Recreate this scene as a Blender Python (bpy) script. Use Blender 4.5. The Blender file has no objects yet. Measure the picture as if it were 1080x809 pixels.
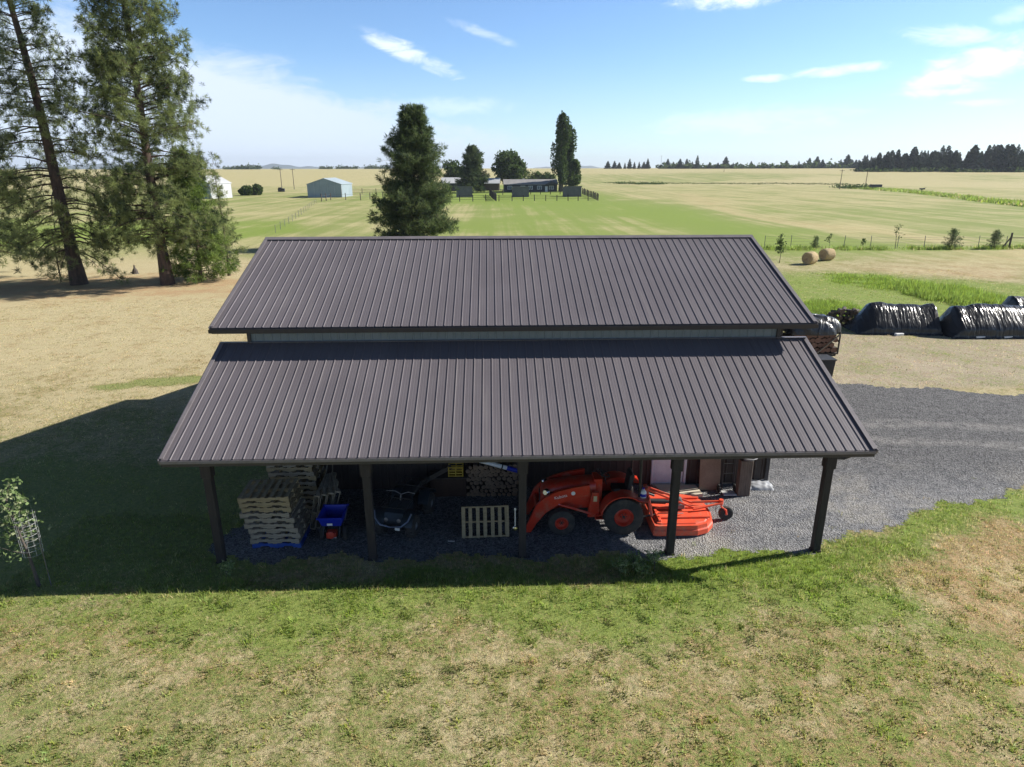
import bpy, math, random
import numpy as np
from mathutils import Vector, Matrix
R = math.radians
random.seed(7)
rng = np.random.default_rng(7)
scn = bpy.context.scene
col = scn.collection

# ------------------------------------------------------------------ camera
F, PITCH, YAW, ROLL = 688.66, R(18.245), R(1.706), R(-0.112)
CAM = Vector((-0.6604, -13.9315, 9.0861))
fw = Vector((math.sin(YAW)*math.cos(PITCH), math.cos(YAW)*math.cos(PITCH), -math.sin(PITCH)))
rt = Vector((math.cos(YAW), -math.sin(YAW), 0.0))
up = rt.cross(fw)
rt2 = rt*math.cos(ROLL) + up*math.sin(ROLL)
up2 = up*math.cos(ROLL) - rt*math.sin(ROLL)
cd = bpy.data.cameras.new('camera'); cam = bpy.data.objects.new('camera', cd); col.objects.link(cam)
cd.sensor_width = 36; cd.lens = F/1080*36; cd.clip_start = .1; cd.clip_end = 40000
mw = Matrix((rt2, up2, -fw)).transposed().to_4x4(); mw.translation = CAM
cam.matrix_world = mw
scn.camera = cam

def ray(u, v):
    return fw*F + rt2*(u-540) - up2*(v-404.5)
def at(u, v, z=0.0):                     # where a sight line meets a level
    d = ray(u, v); return CAM + d*((z-CAM.z)/d.z)
def aty(u, v, y):                        # where it meets an upright plane along the barn
    d = ray(u, v); return CAM + d*((y-CAM.y)/d.y)
def sst(a, b, x):
    t = np.clip((x-a)/(b-a), 0, 1); return t*t*(3-2*t)
def terr(x, y):                          # the ground: flat round the barn, a gentle rise far out
    x = np.asarray(x, float); y = np.asarray(y, float)
    r = np.hypot(x-CAM.x, y-CAM.y)
    z = 8.0*sst(360, 760, r) + .35*np.sin(x/97+1)*np.sin(y/131)*sst(150, 400, r)
    z = z + .13*sst(-.55, -1.5, y)*sst(14, 9, np.abs(x+1))
    z = z + .05*np.sin(x/6.1)*np.cos(y/7.3)*sst(46, 80, r)
    return z
def far(u, dist, dz=0.0):                # point on the ground in the column u of the view, dist metres off
    d = ray(u, 176); d.z = 0; d.normalize()
    p = Vector((CAM.x, CAM.y, 0)) + d*dist
    p.z = float(terr(p.x, p.y)) + dz; return p

# ------------------------------------------------------------------ node helpers
class NT:
    def __init__(s, nt): s.nt = nt
    def n(s, t, **k):
        x = s.nt.nodes.new(t)
        for a, b in k.items(): setattr(x, a, b)
        return x
    def set(s, sock, v):
        if hasattr(v, 'is_linked') or isinstance(v, bpy.types.NodeSocket): s.nt.links.new(v, sock)
        else: sock.default_value = v
    def m(s, op, a, b=None, c=None, clamp=False):
        x = s.n('ShaderNodeMath', operation=op, use_clamp=clamp)
        s.set(x.inputs[0], a)
        if b is not None: s.set(x.inputs[1], b)
        if c is not None: s.set(x.inputs[2], c)
        return x.outputs[0]
    def ss(s, v, a, b):
        x = s.n('ShaderNodeMapRange', interpolation_type='SMOOTHSTEP')
        s.set(x.inputs['Value'], v); s.set(x.inputs['From Min'], a); s.set(x.inputs['From Max'], b)
        return x.outputs[0]
    def noise(s, vec, scale, detail=4, rough=.55, dist=0, out='Fac'):
        x = s.n('ShaderNodeTexNoise'); s.set(x.inputs['Scale'], scale); x.inputs['Detail'].default_value = detail
        x.inputs['Roughness'].default_value = rough; x.inputs['Distortion'].default_value = dist
        if vec is not None: s.set(x.inputs['Vector'], vec)
        return x.outputs[out]
    def mix(s, f, a, b, bt='MIX'):
        x = s.n('ShaderNodeMix', data_type='RGBA', blend_type=bt)
        s.set(x.inputs[0], f)
        for i, v in ((6, a), (7, b)):
            s.set(x.inputs[i], v if not isinstance(v, tuple) else (*v[:3], 1))
        return x.outputs[2]
    def mapping(s, vec, scale=(1, 1, 1), rot=(0, 0, 0)):
        x = s.n('ShaderNodeMapping'); s.set(x.inputs['Vector'], vec); x.inputs['Scale'].default_value = scale
        x.inputs['Rotation'].default_value = rot; return x.outputs[0]

def newmat(name):
    m = bpy.data.materials.new(name); m.use_nodes = True
    nt = m.node_tree; b = nt.nodes['Principled BSDF']
    return m, NT(nt), b
def bump(N, b, h, strength, dist=.02):
    x = N.n('ShaderNodeBump'); x.inputs['Strength'].default_value = strength; x.inputs['Distance'].default_value = dist
    N.set(x.inputs['Height'], h); N.nt.links.new(x.outputs[0], b.inputs['Normal'])
def mat(name, c, c2=None, scale=3., rough=.7, metal=0., spec=.5, bmp=0., stretch=(1, 1, 1), rvar=0., coat=0., dust=0.):
    """painted / wood / rubber surfaces: two colours mottled by noise at two sizes"""
    m, N, b = newmat(name)
    tc = N.n('ShaderNodeTexCoord').outputs['Object']
    v = N.mapping(tc, stretch)
    c2 = c2 or tuple(x*.7 for x in c)
    n1 = N.noise(v, scale, 5, .6); n2 = N.noise(v, scale*7, 4, .6)
    f = N.ss(N.m('ADD', N.m('MULTIPLY', n1, .65), N.m('MULTIPLY', n2, .35)), .33, .67)
    cc = N.mix(f, c, c2)
    if dust:
        n3 = N.noise(tc, 3.3, 7, .75); n4 = N.noise(tc, 24, 4, .7)
        cc = N.mix(N.m('MULTIPLY', N.ss(n3, .46, .70), dust), cc, (.30, .23, .16)); cc = N.mix(N.m('MULTIPLY', N.ss(n4, .62, .72), dust), cc, (.10, .06, .045))
    N.set(b.inputs['Base Color'], cc)
    b.inputs['Metallic'].default_value = metal; b.inputs['Specular IOR Level'].default_value = spec
    if rvar: N.set(b.inputs['Roughness'], N.m('ADD', rough-rvar/2, N.m('MULTIPLY', n2, rvar)))
    else: b.inputs['Roughness'].default_value = rough
    b.inputs['Coat Weight'].default_value = coat
    if bmp: bump(N, b, n2, bmp, .01)
    return m

# ------------------------------------------------------------------ mesh helpers
class MB:
    def __init__(s): s.v = []; s.f = []; s.mi = []; s.m = 0
    def add(s, vs, fs):
        o = len(s.v); s.v += [tuple(p) for p in vs]
        for f in fs: s.f.append(tuple(i+o for i in f)); s.mi.append(s.m)
        return s
    def box(s, c, d, rz=0., mtx=None):
        x, y, z = d[0]/2, d[1]/2, d[2]/2
        M = mtx or Matrix.Rotation(rz, 3, 'Z')
        e = min(.012, min(d)*.18)
        # chamfered box
        vs = []
        for sx in (-1, 1):
            for sy in (-1, 1):
                for sz in (-1, 1):
                    vs += [(sx*x, sy*(y-e), sz*(z-e)), (sx*(x-e), sy*y, sz*(z-e)), (sx*(x-e), sy*(y-e), sz*z)]
        idx = {}
        k = 0
        for sx in (0, 1):
            for sy in (0, 1):
                for sz in (0, 1):
                    idx[sx, sy, sz] = k; k += 3
        fs = []
        g = lambda a, b_, c_, q: idx[a, b_, c_]+q
        fs += [(g(0,0,0,0), g(0,0,1,0), g(0,1,1,0), g(0,1,0,0)), (g(1,0,0,0), g(1,1,0,0), g(1,1,1,0), g(1,0,1,0))]
        fs += [(g(0,0,0,1), g(1,0,0,1), g(1,0,1,1), g(0,0,1,1)), (g(0,1,0,1), g(0,1,1,1), g(1,1,1,1), g(1,1,0,1))]
        fs += [(g(0,0,0,2), g(0,1,0,2), g(1,1,0,2), g(1,0,0,2)), (g(0,0,1,2), g(1,0,1,2), g(1,1,1,2), g(0,1,1,2))]
        for a in (0, 1):
            for b_ in (0, 1):
                fs += [(g(a,b_,0,0), g(a,b_,1,0), g(a,b_,1,1), g(a,b_,0,1))]
                fs += [(g(a,0,b_,0), g(a,1,b_,0), g(a,1,b_,2), g(a,0,b_,2))]
                fs += [(g(0,a,b_,1), g(1,a,b_,1), g(1,a,b_,2), g(0,a,b_,2))]
        for i in idx.values(): fs.append((i, i+1, i+2))
        c = Vector(c)
        return s.add([c + M@Vector(p) for p in vs], fs)
    def beam(s, a, b, w, h, side=None):
        a, b = Vector(a), Vector(b); d = b-a; L = d.length; d.normalize()
        q = Vector(side) if side else (Vector((0, 0, 1)) if abs(d.z) < .9 else Vector((0, 1, 0)))
        X = d; Y = q.cross(X).normalized(); Z = X.cross(Y)
        return s.box((a+b)/2, (L, w, h), mtx=Matrix((X, Y, Z)).transposed())
    def tube(s, pts, rad, n=8, cap=True):
        pts = [Vector(p) for p in pts]
        if not hasattr(rad, '__len__'): rad = [rad]*len(pts)
        o = len(s.v); ref = None
        for i, p in enumerate(pts):
            d = (pts[min(i+1, len(pts)-1)]-pts[max(i-1, 0)]).normalized()
            if ref is None: ref = Vector((0, 0, 1)) if abs(d.z) < .9 else Vector((1, 0, 0))
            a = (ref - d*ref.dot(d)).normalized(); b = d.cross(a); ref = a
            for k in range(n):
                t = 2*math.pi*k/n; s.v.append(tuple(p + (a*math.cos(t)+b*math.sin(t))*rad[i]))
        for i in range(len(pts)-1):
            for k in range(n):
                k2 = (k+1) % n
                s.f.append((o+i*n+k, o+i*n+k2, o+(i+1)*n+k2, o+(i+1)*n+k)); s.mi.append(s.m)
        if cap:
            s.f.append(tuple(o+k for k in range(n))[::-1]); s.mi.append(s.m)
            e = o+(len(pts)-1)*n; s.f.append(tuple(e+k for k in range(n))); s.mi.append(s.m)
        return s
    def prism(s, outline, depth, org=(0, 0, 0), X=(1, 0, 0), Y=(0, 0, 1)):
        """outline in the plane X,Y pushed along the normal by depth (both ways /2)"""
        X, Y, org = Vector(X).normalized(), Vector(Y).normalized(), Vector(org); Z = X.cross(Y)
        n = len(outline)
        vs = [org+X*a+Y*b-Z*depth/2 for a, b in outline]+[org+X*a+Y*b+Z*depth/2 for a, b in outline]
        fs = [tuple(range(n))[::-1], tuple(range(n, 2*n))]+[(i, (i+1) % n, n+(i+1) % n, n+i) for i in range(n)]
        return s.add(vs, fs)
    def lathe(s, prof, n=24, org=(0, 0, 0), axis=(0, 0, 1), close=False):
        ax = Vector(axis).normalized(); a = (Vector((0, 0, 1)) if abs(ax.z) < .9 else Vector((1, 0, 0))); a = (a-ax*a.dot(ax)).normalized(); b = ax.cross(a)
        org = Vector(org); o = len(s.v)
        for r, z in prof:
            for k in range(n):
                t = 2*math.pi*k/n; s.v.append(tuple(org+ax*z+(a*math.cos(t)+b*math.sin(t))*r))
        m = len(prof)
        for i in range(m if close else m-1):
            j = (i+1) % m
            for k in range(n):
                k2 = (k+1) % n; s.f.append((o+i*n+k, o+i*n+k2, o+j*n+k2, o+j*n+k)); s.mi.append(s.m)
        return s
    def build(s, name, mats, parent=None, smooth=False, loc=(0, 0, 0), rz=0.):
        me = bpy.data.meshes.new(name); me.from_pydata(s.v, [], s.f)
        if not isinstance(mats, (list, tuple)): mats = [mats]
        for m in mats: me.materials.append(m)
        if len(mats) > 1: me.polygons.foreach_set('material_index', s.mi)
        if smooth:
            me.shade_smooth() if hasattr(me, 'shade_smooth') else me.polygons.foreach_set('use_smooth', [True]*len(me.polygons))
            try: me.set_sharp_from_angle(angle=R(38))
            except Exception: pass
        me.update()
        o = bpy.data.objects.new(name, me); col.objects.link(o); o.location = loc; o.rotation_euler.z = rz
        if parent: o.parent = parent
        return o
def npmesh(name, V, Fc, mats, mi=None, parent=None, loc=(0, 0, 0), attr=None, smooth=False):
    """big mesh out of numpy arrays; Fc is (n,3) or (n,4)"""
    me = bpy.data.meshes.new(name); nf, k = Fc.shape
    me.vertices.add(len(V)); me.vertices.foreach_set('co', np.ascontiguousarray(V, dtype=np.float32).ravel())
    me.loops.add(nf*k); me.loops.foreach_set('vertex_index', Fc.astype(np.int32).ravel())
    me.polygons.add(nf); me.polygons.foreach_set('loop_start', np.arange(0, nf*k, k, dtype=np.int32))
    for m in (mats if isinstance(mats, (list, tuple)) else [mats]): me.materials.append(m)
    if mi is not None: me.polygons.foreach_set('material_index', mi.astype(np.int32))
    me.polygons.foreach_set('use_smooth', np.full(nf, smooth))
    if attr:
        for an, arr in attr.items():
            a = me.attributes.new(an, 'FLOAT_COLOR', 'POINT'); a.data.foreach_set('color', arr.astype(np.float32).ravel())
    me.update(calc_edges=True); me.validate()
    o = bpy.data.objects.new(name, me); col.objects.link(o); o.location = loc
    if parent: o.parent = parent
    return o
def tag(o, label=None, cat=None, group=None, kind=None):
    for k, v in (('label', label), ('category', cat), ('group', group), ('kind', kind)):
        if v: o[k] = v
    return o
def root(name, label, cat, loc=(0, 0, 0), rz=0., group=None):
    o = bpy.data.objects.new(name, None); col.objects.link(o); o.empty_display_size = .2
    o.location = loc; o.rotation_euler.z = rz
    return tag(o, label, cat, group)
def dup(o, loc=None, rz=None, label=None, scale=None, parent=None):
    c = o.copy(); col.objects.link(c)
    if parent: c.parent = parent
    for ch in list(o.children): dup(ch, parent=c)
    if loc is not None: c.location = loc
    if rz is not None: c.rotation_euler.z = rz
    if scale is not None: c.scale = (scale, scale, scale) if not hasattr(scale, '__len__') else scale
    if label: c['label'] = label
    return c

# ------------------------------------------------------------------ light and sky
SUN_EL, SUN_AZ = R(32.8), R(13)         # azimuth: from +X (right) towards +Y (away)
sdir = Vector((math.cos(SUN_EL)*math.cos(SUN_AZ), math.cos(SUN_EL)*math.sin(SUN_AZ), math.sin(SUN_EL)))
sl = bpy.data.lights.new('sun', 'SUN'); so = bpy.data.objects.new('sun', sl); col.objects.link(so)
sl.energy = 5.0; sl.angle = R(.53); sl.color = (1, .95, .87)
so.rotation_euler = sdir.to_track_quat('Z', 'Y').to_euler(); so.location = (30, 5, 30)
w = bpy.data.worlds.new('World'); scn.world = w; w.use_nodes = True
N = NT(w.node_tree); bg = w.node_tree.nodes['Background']
sky = N.n('ShaderNodeTexSky', sky_type='NISHITA'); sky.sun_disc = False
sky.sun_elevation = SUN_EL; sky.sun_rotation = math.pi/2-SUN_AZ
sky.altitude = 700; sky.air_density = .9; sky.dust_density = .5; sky.ozone_density = 1.6
d = N.n('ShaderNodeTexCoord').outputs['Generated']
sx = N.n('ShaderNodeSeparateXYZ'); N.set(sx.inputs[0], d)
az = N.m('ARCTAN2', sx.outputs[0], sx.outputs[1]); el = N.m('ARCSINE', sx.outputs[2])
cb = N.n('ShaderNodeCombineXYZ'); N.set(cb.inputs[0], N.m('MULTIPLY', az, 1.0)); N.set(cb.inputs[1], N.m('MULTIPLY', el, 2.6))
ae = cb.outputs[0]
wn = N.noise(ae, 5.5, 6, .6, .6); wf = N.noise(ae, 22, 5, .65, .8)
def azel(u, v):
    q = ray(u, v).normalized(); return math.atan2(q.x, q.y), math.asin(q.z)
def blob(u, v, wa, we, tilt=0., soft=.55):
    a0, e0 = azel(u, v); ct, st = math.cos(tilt), math.sin(tilt)
    da, de = N.m('SUBTRACT', az, a0), N.m('SUBTRACT', el, e0)
    p = N.m('ADD', N.m('MULTIPLY', da, ct), N.m('MULTIPLY', de, st)); q = N.m('SUBTRACT', N.m('MULTIPLY', de, ct), N.m('MULTIPLY', da, st))
    r = N.m('ADD', N.m('POWER', N.m('ABSOLUTE', N.m('DIVIDE', p, wa)), 2), N.m('POWER', N.m('ABSOLUTE', N.m('DIVIDE', q, we)), 2))
    r = N.m('ADD', r, N.m('MULTIPLY', N.m('SUBTRACT', wn, .5), 1.6)); r = N.m('ADD', r, N.m('MULTIPLY', N.m('SUBTRACT', wf, .5), 3.0))
    x = N.ss(r, soft+.75, -.35)
    return x
px = 1/F
cl = None
for (u, v, a, e_, t, s, op) in [(432, 56, 52, 9, -.38, .5, .75), (508, 34, 36, 5, -.3, .5, .35), (1040, 66, 62, 17, .28, .6, .8), (1010, 38, 48, 9, -.15, .5, .6),
                                (885, 74, 42, 5, .06, .5, .7), (805, 83, 24, 4, 0, .5, .7), (770, -2, 55, 9, 0, .6, .95), (990, 97, 40, 4, 0, .5, .6), (1035, 108, 26, 4, 0, .5, .5),
                                (1078, 14, 26, 7, .2, .5, .4), (480, 112, 60, 9, 0, .7, .3), (790, 128, 95, 13, .05, .7, .3)]:
    b = N.m('MULTIPLY', N.m('POWER', blob(u, v, a*px, e_*px, t, s), 1.3), op*.82)
    cl = b if cl is None else N.m('MAXIMUM', cl, b)
# the big thin veil low on the left: its top edge falls to the right
a0, e0 = azel(215, 42); a1, e1 = azel(430, 104); a2, e2 = azel(640, 172)
k1 = (e1-e0)/(a1-a0)
edge = N.m('ADD', e0, N.m('MULTIPLY', N.m('SUBTRACT', az, a0), k1))
edge = N.m('MINIMUM', edge, e0+.03)
h = N.m('SUBTRACT', edge, el); h = N.m('ADD', h, N.m('MULTIPLY', N.m('SUBTRACT', wn, .5), .16)); h = N.m('ADD', h, N.m('MULTIPLY', N.m('SUBTRACT', wf, .5), .05))
veil = N.m('MULTIPLY', N.ss(h, -.015, .045), N.m('SUBTRACT', .95, N.m('MULTIPLY', N.ss(az, a0, a2), .3)))
low = N.m('MULTIPLY', N.ss(el, .16, .0), .30)
veil = N.m('MAXIMUM', veil, low)
skyc = N.mix(1.0, sky.outputs[0], (.88, 1.03, 1.16), 'MULTIPLY')
skyc = N.mix(N.ss(el, .22, .62), N.mix(1.0, skyc, (1.75, 1.82, 1.92), 'MULTIPLY'), N.mix(1.0, skyc, (.46, .48, .53), 'MULTIPLY'))
c1 = N.mix(veil, skyc, (10.2, 11.7, 13.8)); c2 = N.mix(cl, c1, (16.5, 17.2, 18.2))
N.set(bg.inputs[0], c2); bg.inputs[1].default_value = .050
cy = scn.cycles; cy.max_bounces = 6; cy.diffuse_bounces = 3; cy.glossy_bounces = 2; cy.transmission_bounces = 3; cy.volume_bounces = 0; cy.caustics_reflective = False; cy.caustics_refractive = False
vs = scn.view_settings; vs.view_transform = 'Standard'; vs.look = 'None'; vs.exposure = .76; vs.gamma = 1; vs.use_curve_mapping = False
scn.display_settings.display_device = 'sRGB'

# ------------------------------------------------------------------ ground cover zones (world coordinates)
def pip(x, y, poly, soft=0.):
    """1 inside the polygon, 0 outside, with an edge soft metres wide"""
    P = np.array([(p[0], p[1]) for p in poly], float); ins = np.zeros(x.shape, bool); dm = np.full(x.shape, 1e9)
    for i in range(len(P)):
        ax, ay = P[i]; bx, by = P[(i+1) % len(P)]
        c = ((ay > y) != (by > y)); ins ^= c & (x < (bx-ax)*(y-ay)/((by-ay) if by != ay else 1e-9)+ax)
        if soft:
            L = (bx-ax)**2+(by-ay)**2+1e-9; t = np.clip(((x-ax)*(bx-ax)+(y-ay)*(by-ay))/L, 0, 1)
            dm = np.minimum(dm, np.hypot(x-ax-t*(bx-ax), y-ay-t*(by-ay)))
    if not soft: return ins.astype(float)
    return sst(-soft, soft, np.where(ins, dm, -dm))
G0 = [at(u, v) for u, v in ((-40, 250), (240, 250), (250, 268), (130, 275), (-40, 285))]
DRIVE = [(-7.7, 0.15), (4.3, -.1), (7.5, .12), (9.14, .9), (10.7, 1.6), (12.6, 2.35), (15.1, 3.05), (20, 4.3), (30, 6.2), (30, 9.4), (21.5, 11.2), (18.2, 12.3), (14.6, 13.0), (11, 13.6), (8.5, 13.7), (7.4, 10), (7.2, 3.9), (-7.5, 3.9), (-7.5, 2)]
def Yv(v): return at(540, v).y
STRIP1 = [at(u, v) for u, v in ((868, 288), (930, 291), (1000, 303), (1066, 318), (1062, 326), (1000, 320), (960, 310), (910, 303), (880, 298))]
STRIP2 = [at(u, v) for u, v in ((940, 300), (1010, 303), (1062, 316), (1066, 325), (1010, 322), (960, 312))]
STRIP0 = [at(u, v) for u, v in ((812, 322), (880, 318), (905, 324), (890, 332), (850, 334), (830, 336))]
DITCH = [far(895, 350), far(960, 300), far(1090, 203), far(1200, 160), far(1200, 178), far(1090, 226), far(960, 325), far(895, 372)]
GBAND = [far(640, 290), far(700, 245), far(850, 120), far(940, 84), far(830, 76), far(690, 110), far(560, 170), far(400, 190), far(400, 270)]
def zone(x, y):
    """R green share, G reddish, B lushness, A paleness of the dry grass"""
    g = np.full(x.shape, .42); r = np.full(x.shape, .45); l = np.full(x.shape, .25); p = np.full(x.shape, .45)
    wx = x + .5*np.sin(y*1.1+x*.3)+.25*np.sin(y*3.1-x*1.7); wy = y + .5*np.sin(x*.9)+.22*np.sin(x*2.7+y*1.3)
    d = np.hypot(x-CAM.x, y-CAM.y)
    def put(m, G=None, Rr=None, L=None, Pp=None):
        nonlocal g, r, l, p
        if G is not None: g = g*(1-m)+G*m
        if Rr is not None: r = r*(1-m)+Rr*m
        if L is not None: l = l*(1-m)+L*m
        if Pp is not None: p = p*(1-m)+Pp*m
    # pale dry pasture left and behind the barn
    put(sst(6.5, 11.5, wy-.25*wx-2), .34, .35, .15, .6)
    put(sst(12, 20, wy), .25, .30, .1, .70)
    # lawn in front
    put(sst(1.2, -.5, wy), .46, .65, .45, .5)
    put(sst(-.6, -1.1, wy)*sst(-3.6, -1.9, wy)*sst(-11, -6, wx)*sst(11, 8, wx), .76, .35, .6)
    put(sst(-2.3, -1.1, wy)*sst(.6, .1, wy)*sst(1.5, 4, wx)*sst(10.5, 8, wx), .95, .1, .85)
    put(pip(wx, wy, [(8, .8), (10.5, 1.7), (16, 3.4), (16, 2.2), (10.5, -.3), (8, -1.6)], .5), .8, .2, .7)
    put(sst(-3.4, -4.3, wy)*sst(1, -3, wx), .50, .45, .15, .5)
    put(sst(6.5, 9, wx+wy*.35)*sst(.2, -1.4, wy-.35*(wx-8)), .36, .8, .35, .5)
    # lush lawn in the barn's shade on the left
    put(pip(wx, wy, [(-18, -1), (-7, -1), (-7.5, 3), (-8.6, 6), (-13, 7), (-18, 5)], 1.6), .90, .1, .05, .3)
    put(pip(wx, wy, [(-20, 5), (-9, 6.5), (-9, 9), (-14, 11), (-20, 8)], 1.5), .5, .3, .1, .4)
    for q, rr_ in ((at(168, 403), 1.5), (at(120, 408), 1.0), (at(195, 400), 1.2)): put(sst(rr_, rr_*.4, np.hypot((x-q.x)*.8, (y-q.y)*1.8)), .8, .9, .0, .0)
    # bare earth under the pines
    put(pip(x, y, [(-42, 33), (-30, 35), (-20, 36), (-19, 40), (-21, 44), (-30, 46), (-46, 44), (-50, 38)], 3.0), .15, .75, .1, .25)
    # ground right of the barn, trodden
    put(sst(9, 12, x)*sst(10, 13, y)*sst(27, 21, wy), .37, .55, .4, .95)
    put(sst(10, 15, x)*sst(21, 25, wy)*sst(52, 40, wy), .68, .2, .75, .5)
    put(pip(x, y, [at(830, 285), at(870, 283), at(1090, 300), at(1090, 262), at(790, 262)], 3), .30, .6, .3, .55)
    for S, k in ((STRIP1, 1.2), (STRIP2, .8), (STRIP0, 1.)): put(pip(wx, wy, S, k), 1.0, 0, .95)
    # open fields
    put(sst(62, 66, y)*sst(-20, -8, x), .70, .2, .8, .5)
    put(sst(54, 60, y)*sst(-8, -16, x), .50, .2, .3, .65)
    put(pip(x, y, [at(-60, 262), at(250, 255), at(330, 243), at(300, 228), at(-60, 228)], 4), .78, .1, .9, .5)
    put(pip(x, y, [at(265, 232), at(330, 226), at(400, 214), at(340, 212), at(240, 222)], 5), .28, .4, .2, .75)
    put(sst(95, 130, y)*sst(5, -10, x), .55, .3, .3, .6)
    put(sst(64, 70, y)*sst(10, 24, x), .60, .30, .4, .6)
    put(pip(x, y, GBAND, 16), .92, .0, .95, .5)
    put(sst(120, 190, y)*sst(20, 60, x), .42, .40, .3, .6)
    put(pip(x, y, [far(710, 260), far(740, 250), far(800, 150), far(1000, 110), far(1000, 100), far(780, 130)], 8), .2, .75, .2, .8)
    put(sst(270, 310, d)*sst(-40, -90, x), .45, .1, .2, .7)
    put(sst(385, 400, d), .12, .12, .1, .72)
    put(pip(x, y, [far(560, 400), far(720, 400), far(900, 560), far(760, 620), far(560, 560)], 30), .55, .1, .3, .6)
    put(pip(x, y, [far(1000, 480), far(1120, 470), far(1120, 560), far(1000, 590)], 30), .5, .1, .3, .6)
    put(pip(x, y, DITCH, 7), 1.0, 0, .9)
    put(sst(60.8, 61.6, wy)*sst(65, 63.4, wy)*sst(24, 30, x), .95, .1, .7)
    return np.stack([g, r, l, p], -1)

# one shading group shared by the ground sheet and the grass blades
gg = bpy.data.node_groups.new('pasture_colour', 'ShaderNodeTree')
gg.interface.new_socket('Color', in_out='OUTPUT', socket_type='NodeSocketColor')
gg.interface.new_socket('Height', in_out='OUTPUT', socket_type='NodeSocketFloat')
gg.interface.new_socket('Mask', in_out='OUTPUT', socket_type='NodeSocketFloat')
N = NT(gg); go = N.n('NodeGroupOutput')
pos = N.n('ShaderNodeNewGeometry').outputs['Position']
flat = N.mapping(pos, (1, 1, 0))
at_ = N.n('ShaderNodeAttribute', attribute_name='zone')
sp = N.n('ShaderNodeSeparateColor'); N.set(sp.inputs[0], at_.outputs['Color'])
gR, gG, gB, gA = sp.outputs[0], sp.outputs[1], sp.outputs[2], at_.outputs['Alpha']
dist = N.n('ShaderNodeVectorMath', operation='DISTANCE'); N.set(dist.inputs[0], flat); dist.inputs[1].default_value = (0, -6, 0)
dd = dist.outputs['Value']
n0 = N.noise(flat, .07, 3, .5, .3); n1 = N.noise(flat, .42, 6, .62, .15); n2 = N.noise(flat, 2.1, 6, .72, 0); n3 = N.noise(flat, 9.5, 6, .7); n4 = N.noise(flat, 38, 4, .7)
# mowing tracks in the open fields run away from the camera, slightly to the left
st1 = N.noise(N.mapping(flat, (.52, .012, 1), (0, 0, R(32))), 1, 4, .6, .2)
st2 = N.noise(N.mapping(flat, (.16, .006, 1), (0, 0, R(46))), 1, 5, .65, .4)
fieldy = N.ss(dd, 60, 90)
near = N.m('ADD', N.m('MULTIPLY', n1, .18), N.m('ADD', N.m('MULTIPLY', n2, .30), N.m('ADD', N.m('MULTIPLY', n3, .36), N.m('MULTIPLY', n4, .16))))
farn = N.m('ADD', N.m('MULTIPLY', n0, .3), N.m('ADD', N.m('MULTIPLY', st1, .32), N.m('ADD', N.m('MULTIPLY', st2, .26), N.m('MULTIPLY', n1, .12))))
mx = N.n('ShaderNodeMix', data_type='FLOAT'); N.set(mx.inputs[0], fieldy); N.set(mx.inputs[2], near); N.set(mx.inputs[3], farn)
nn = mx.outputs[0]
thr = N.m('SUBTRACT', .66, N.m('MULTIPLY', gR, .32))
mask = N.ss(N.m('SUBTRACT', nn, thr), N.m('SUBTRACT', -.055, N.m('MULTIPLY', fieldy, .045)), N.m('ADD', .055, N.m('MULTIPLY', fieldy, .045)))
green = N.mix(gB, (.30, .315, .115), (.26, .33, .062))
green = N.mix(N.ss(n3, .35, .7), green, N.mix(gB, (.20, .225, .085), (.155, .235, .042)))
pale = N.mix(gA, (.44, .36, .19), (.545, .47, .29))
dry = N.mix(N.ss(N.m('ADD', gG, N.m('ADD', N.m('MULTIPLY', N.m('SUBTRACT', n1, .5), 1.8), N.m('MULTIPLY', N.m('SUBTRACT', n2, .5), 1.6))), .25, 1.0), pale, (.44, .285, .155))
dry = N.mix(N.ss(n3, .54, .72), dry, (.66, .58, .38)); dry = N.mix(N.ss(gA, .80, .97), dry, N.mix(N.ss(n2, .35, .65), (.36, .29, .22), (.54, .46, .35)))
dry = N.mix(N.m('MULTIPLY', fieldy, .6), dry, (.45, .415, .185))
dry = N.mix(N.m('MULTIPLY', N.ss(n4, .52, .34), .65), dry, (.19, .145, .08)); dry = N.mix(N.m('MULTIPLY', N.ss(n4, .54, .68), .55), dry, (.72, .64, .42))
c = N.mix(mask, dry, green)
c = N.mix(N.m('MULTIPLY', N.ss(n4, .58, .36), .45), c, N.mix(.5, c, (.03, .035, .015)))
N.set(go.inputs[0], c)
N.set(go.inputs[1], N.m('ADD', N.m('MULTIPLY', n4, .35), N.m('ADD', n3, N.m('MULTIPLY', mask, .35))))
N.set(go.inputs[2], mask)

m_ground, N, b = newmat('pasture')
g = N.n('ShaderNodeGroup'); g.node_tree = gg
N.set(b.inputs['Base Color'], g.outputs[0]); b.inputs['Roughness'].default_value = .95; b.inputs['Specular IOR Level'].default_value = .15
bump(N, b, g.outputs[1], .55, .06)
m_blade, N, b = newmat('grass_blade')
g = N.n('ShaderNodeGroup'); g.node_tree = gg
at_ = N.n('ShaderNodeAttribute', attribute_name='tone')
al = at_.outputs['Alpha']
bc_ = N.mix(N.m('MULTIPLY', N.m('MAXIMUM', al, 0), .62), g.outputs[0], (.25, .345, .06))
bc_ = N.mix(N.m('MULTIPLY', N.m('MAXIMUM', N.m('MULTIPLY', al, -1), 0), .8), bc_, (.66, .56, .32))
N.set(b.inputs['Base Color'], N.mix(1.0, bc_, at_.outputs['Color'], 'MULTIPLY'))
b.inputs['Roughness'].default_value = .75; b.inputs['Specular IOR Level'].default_value = .2
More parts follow.
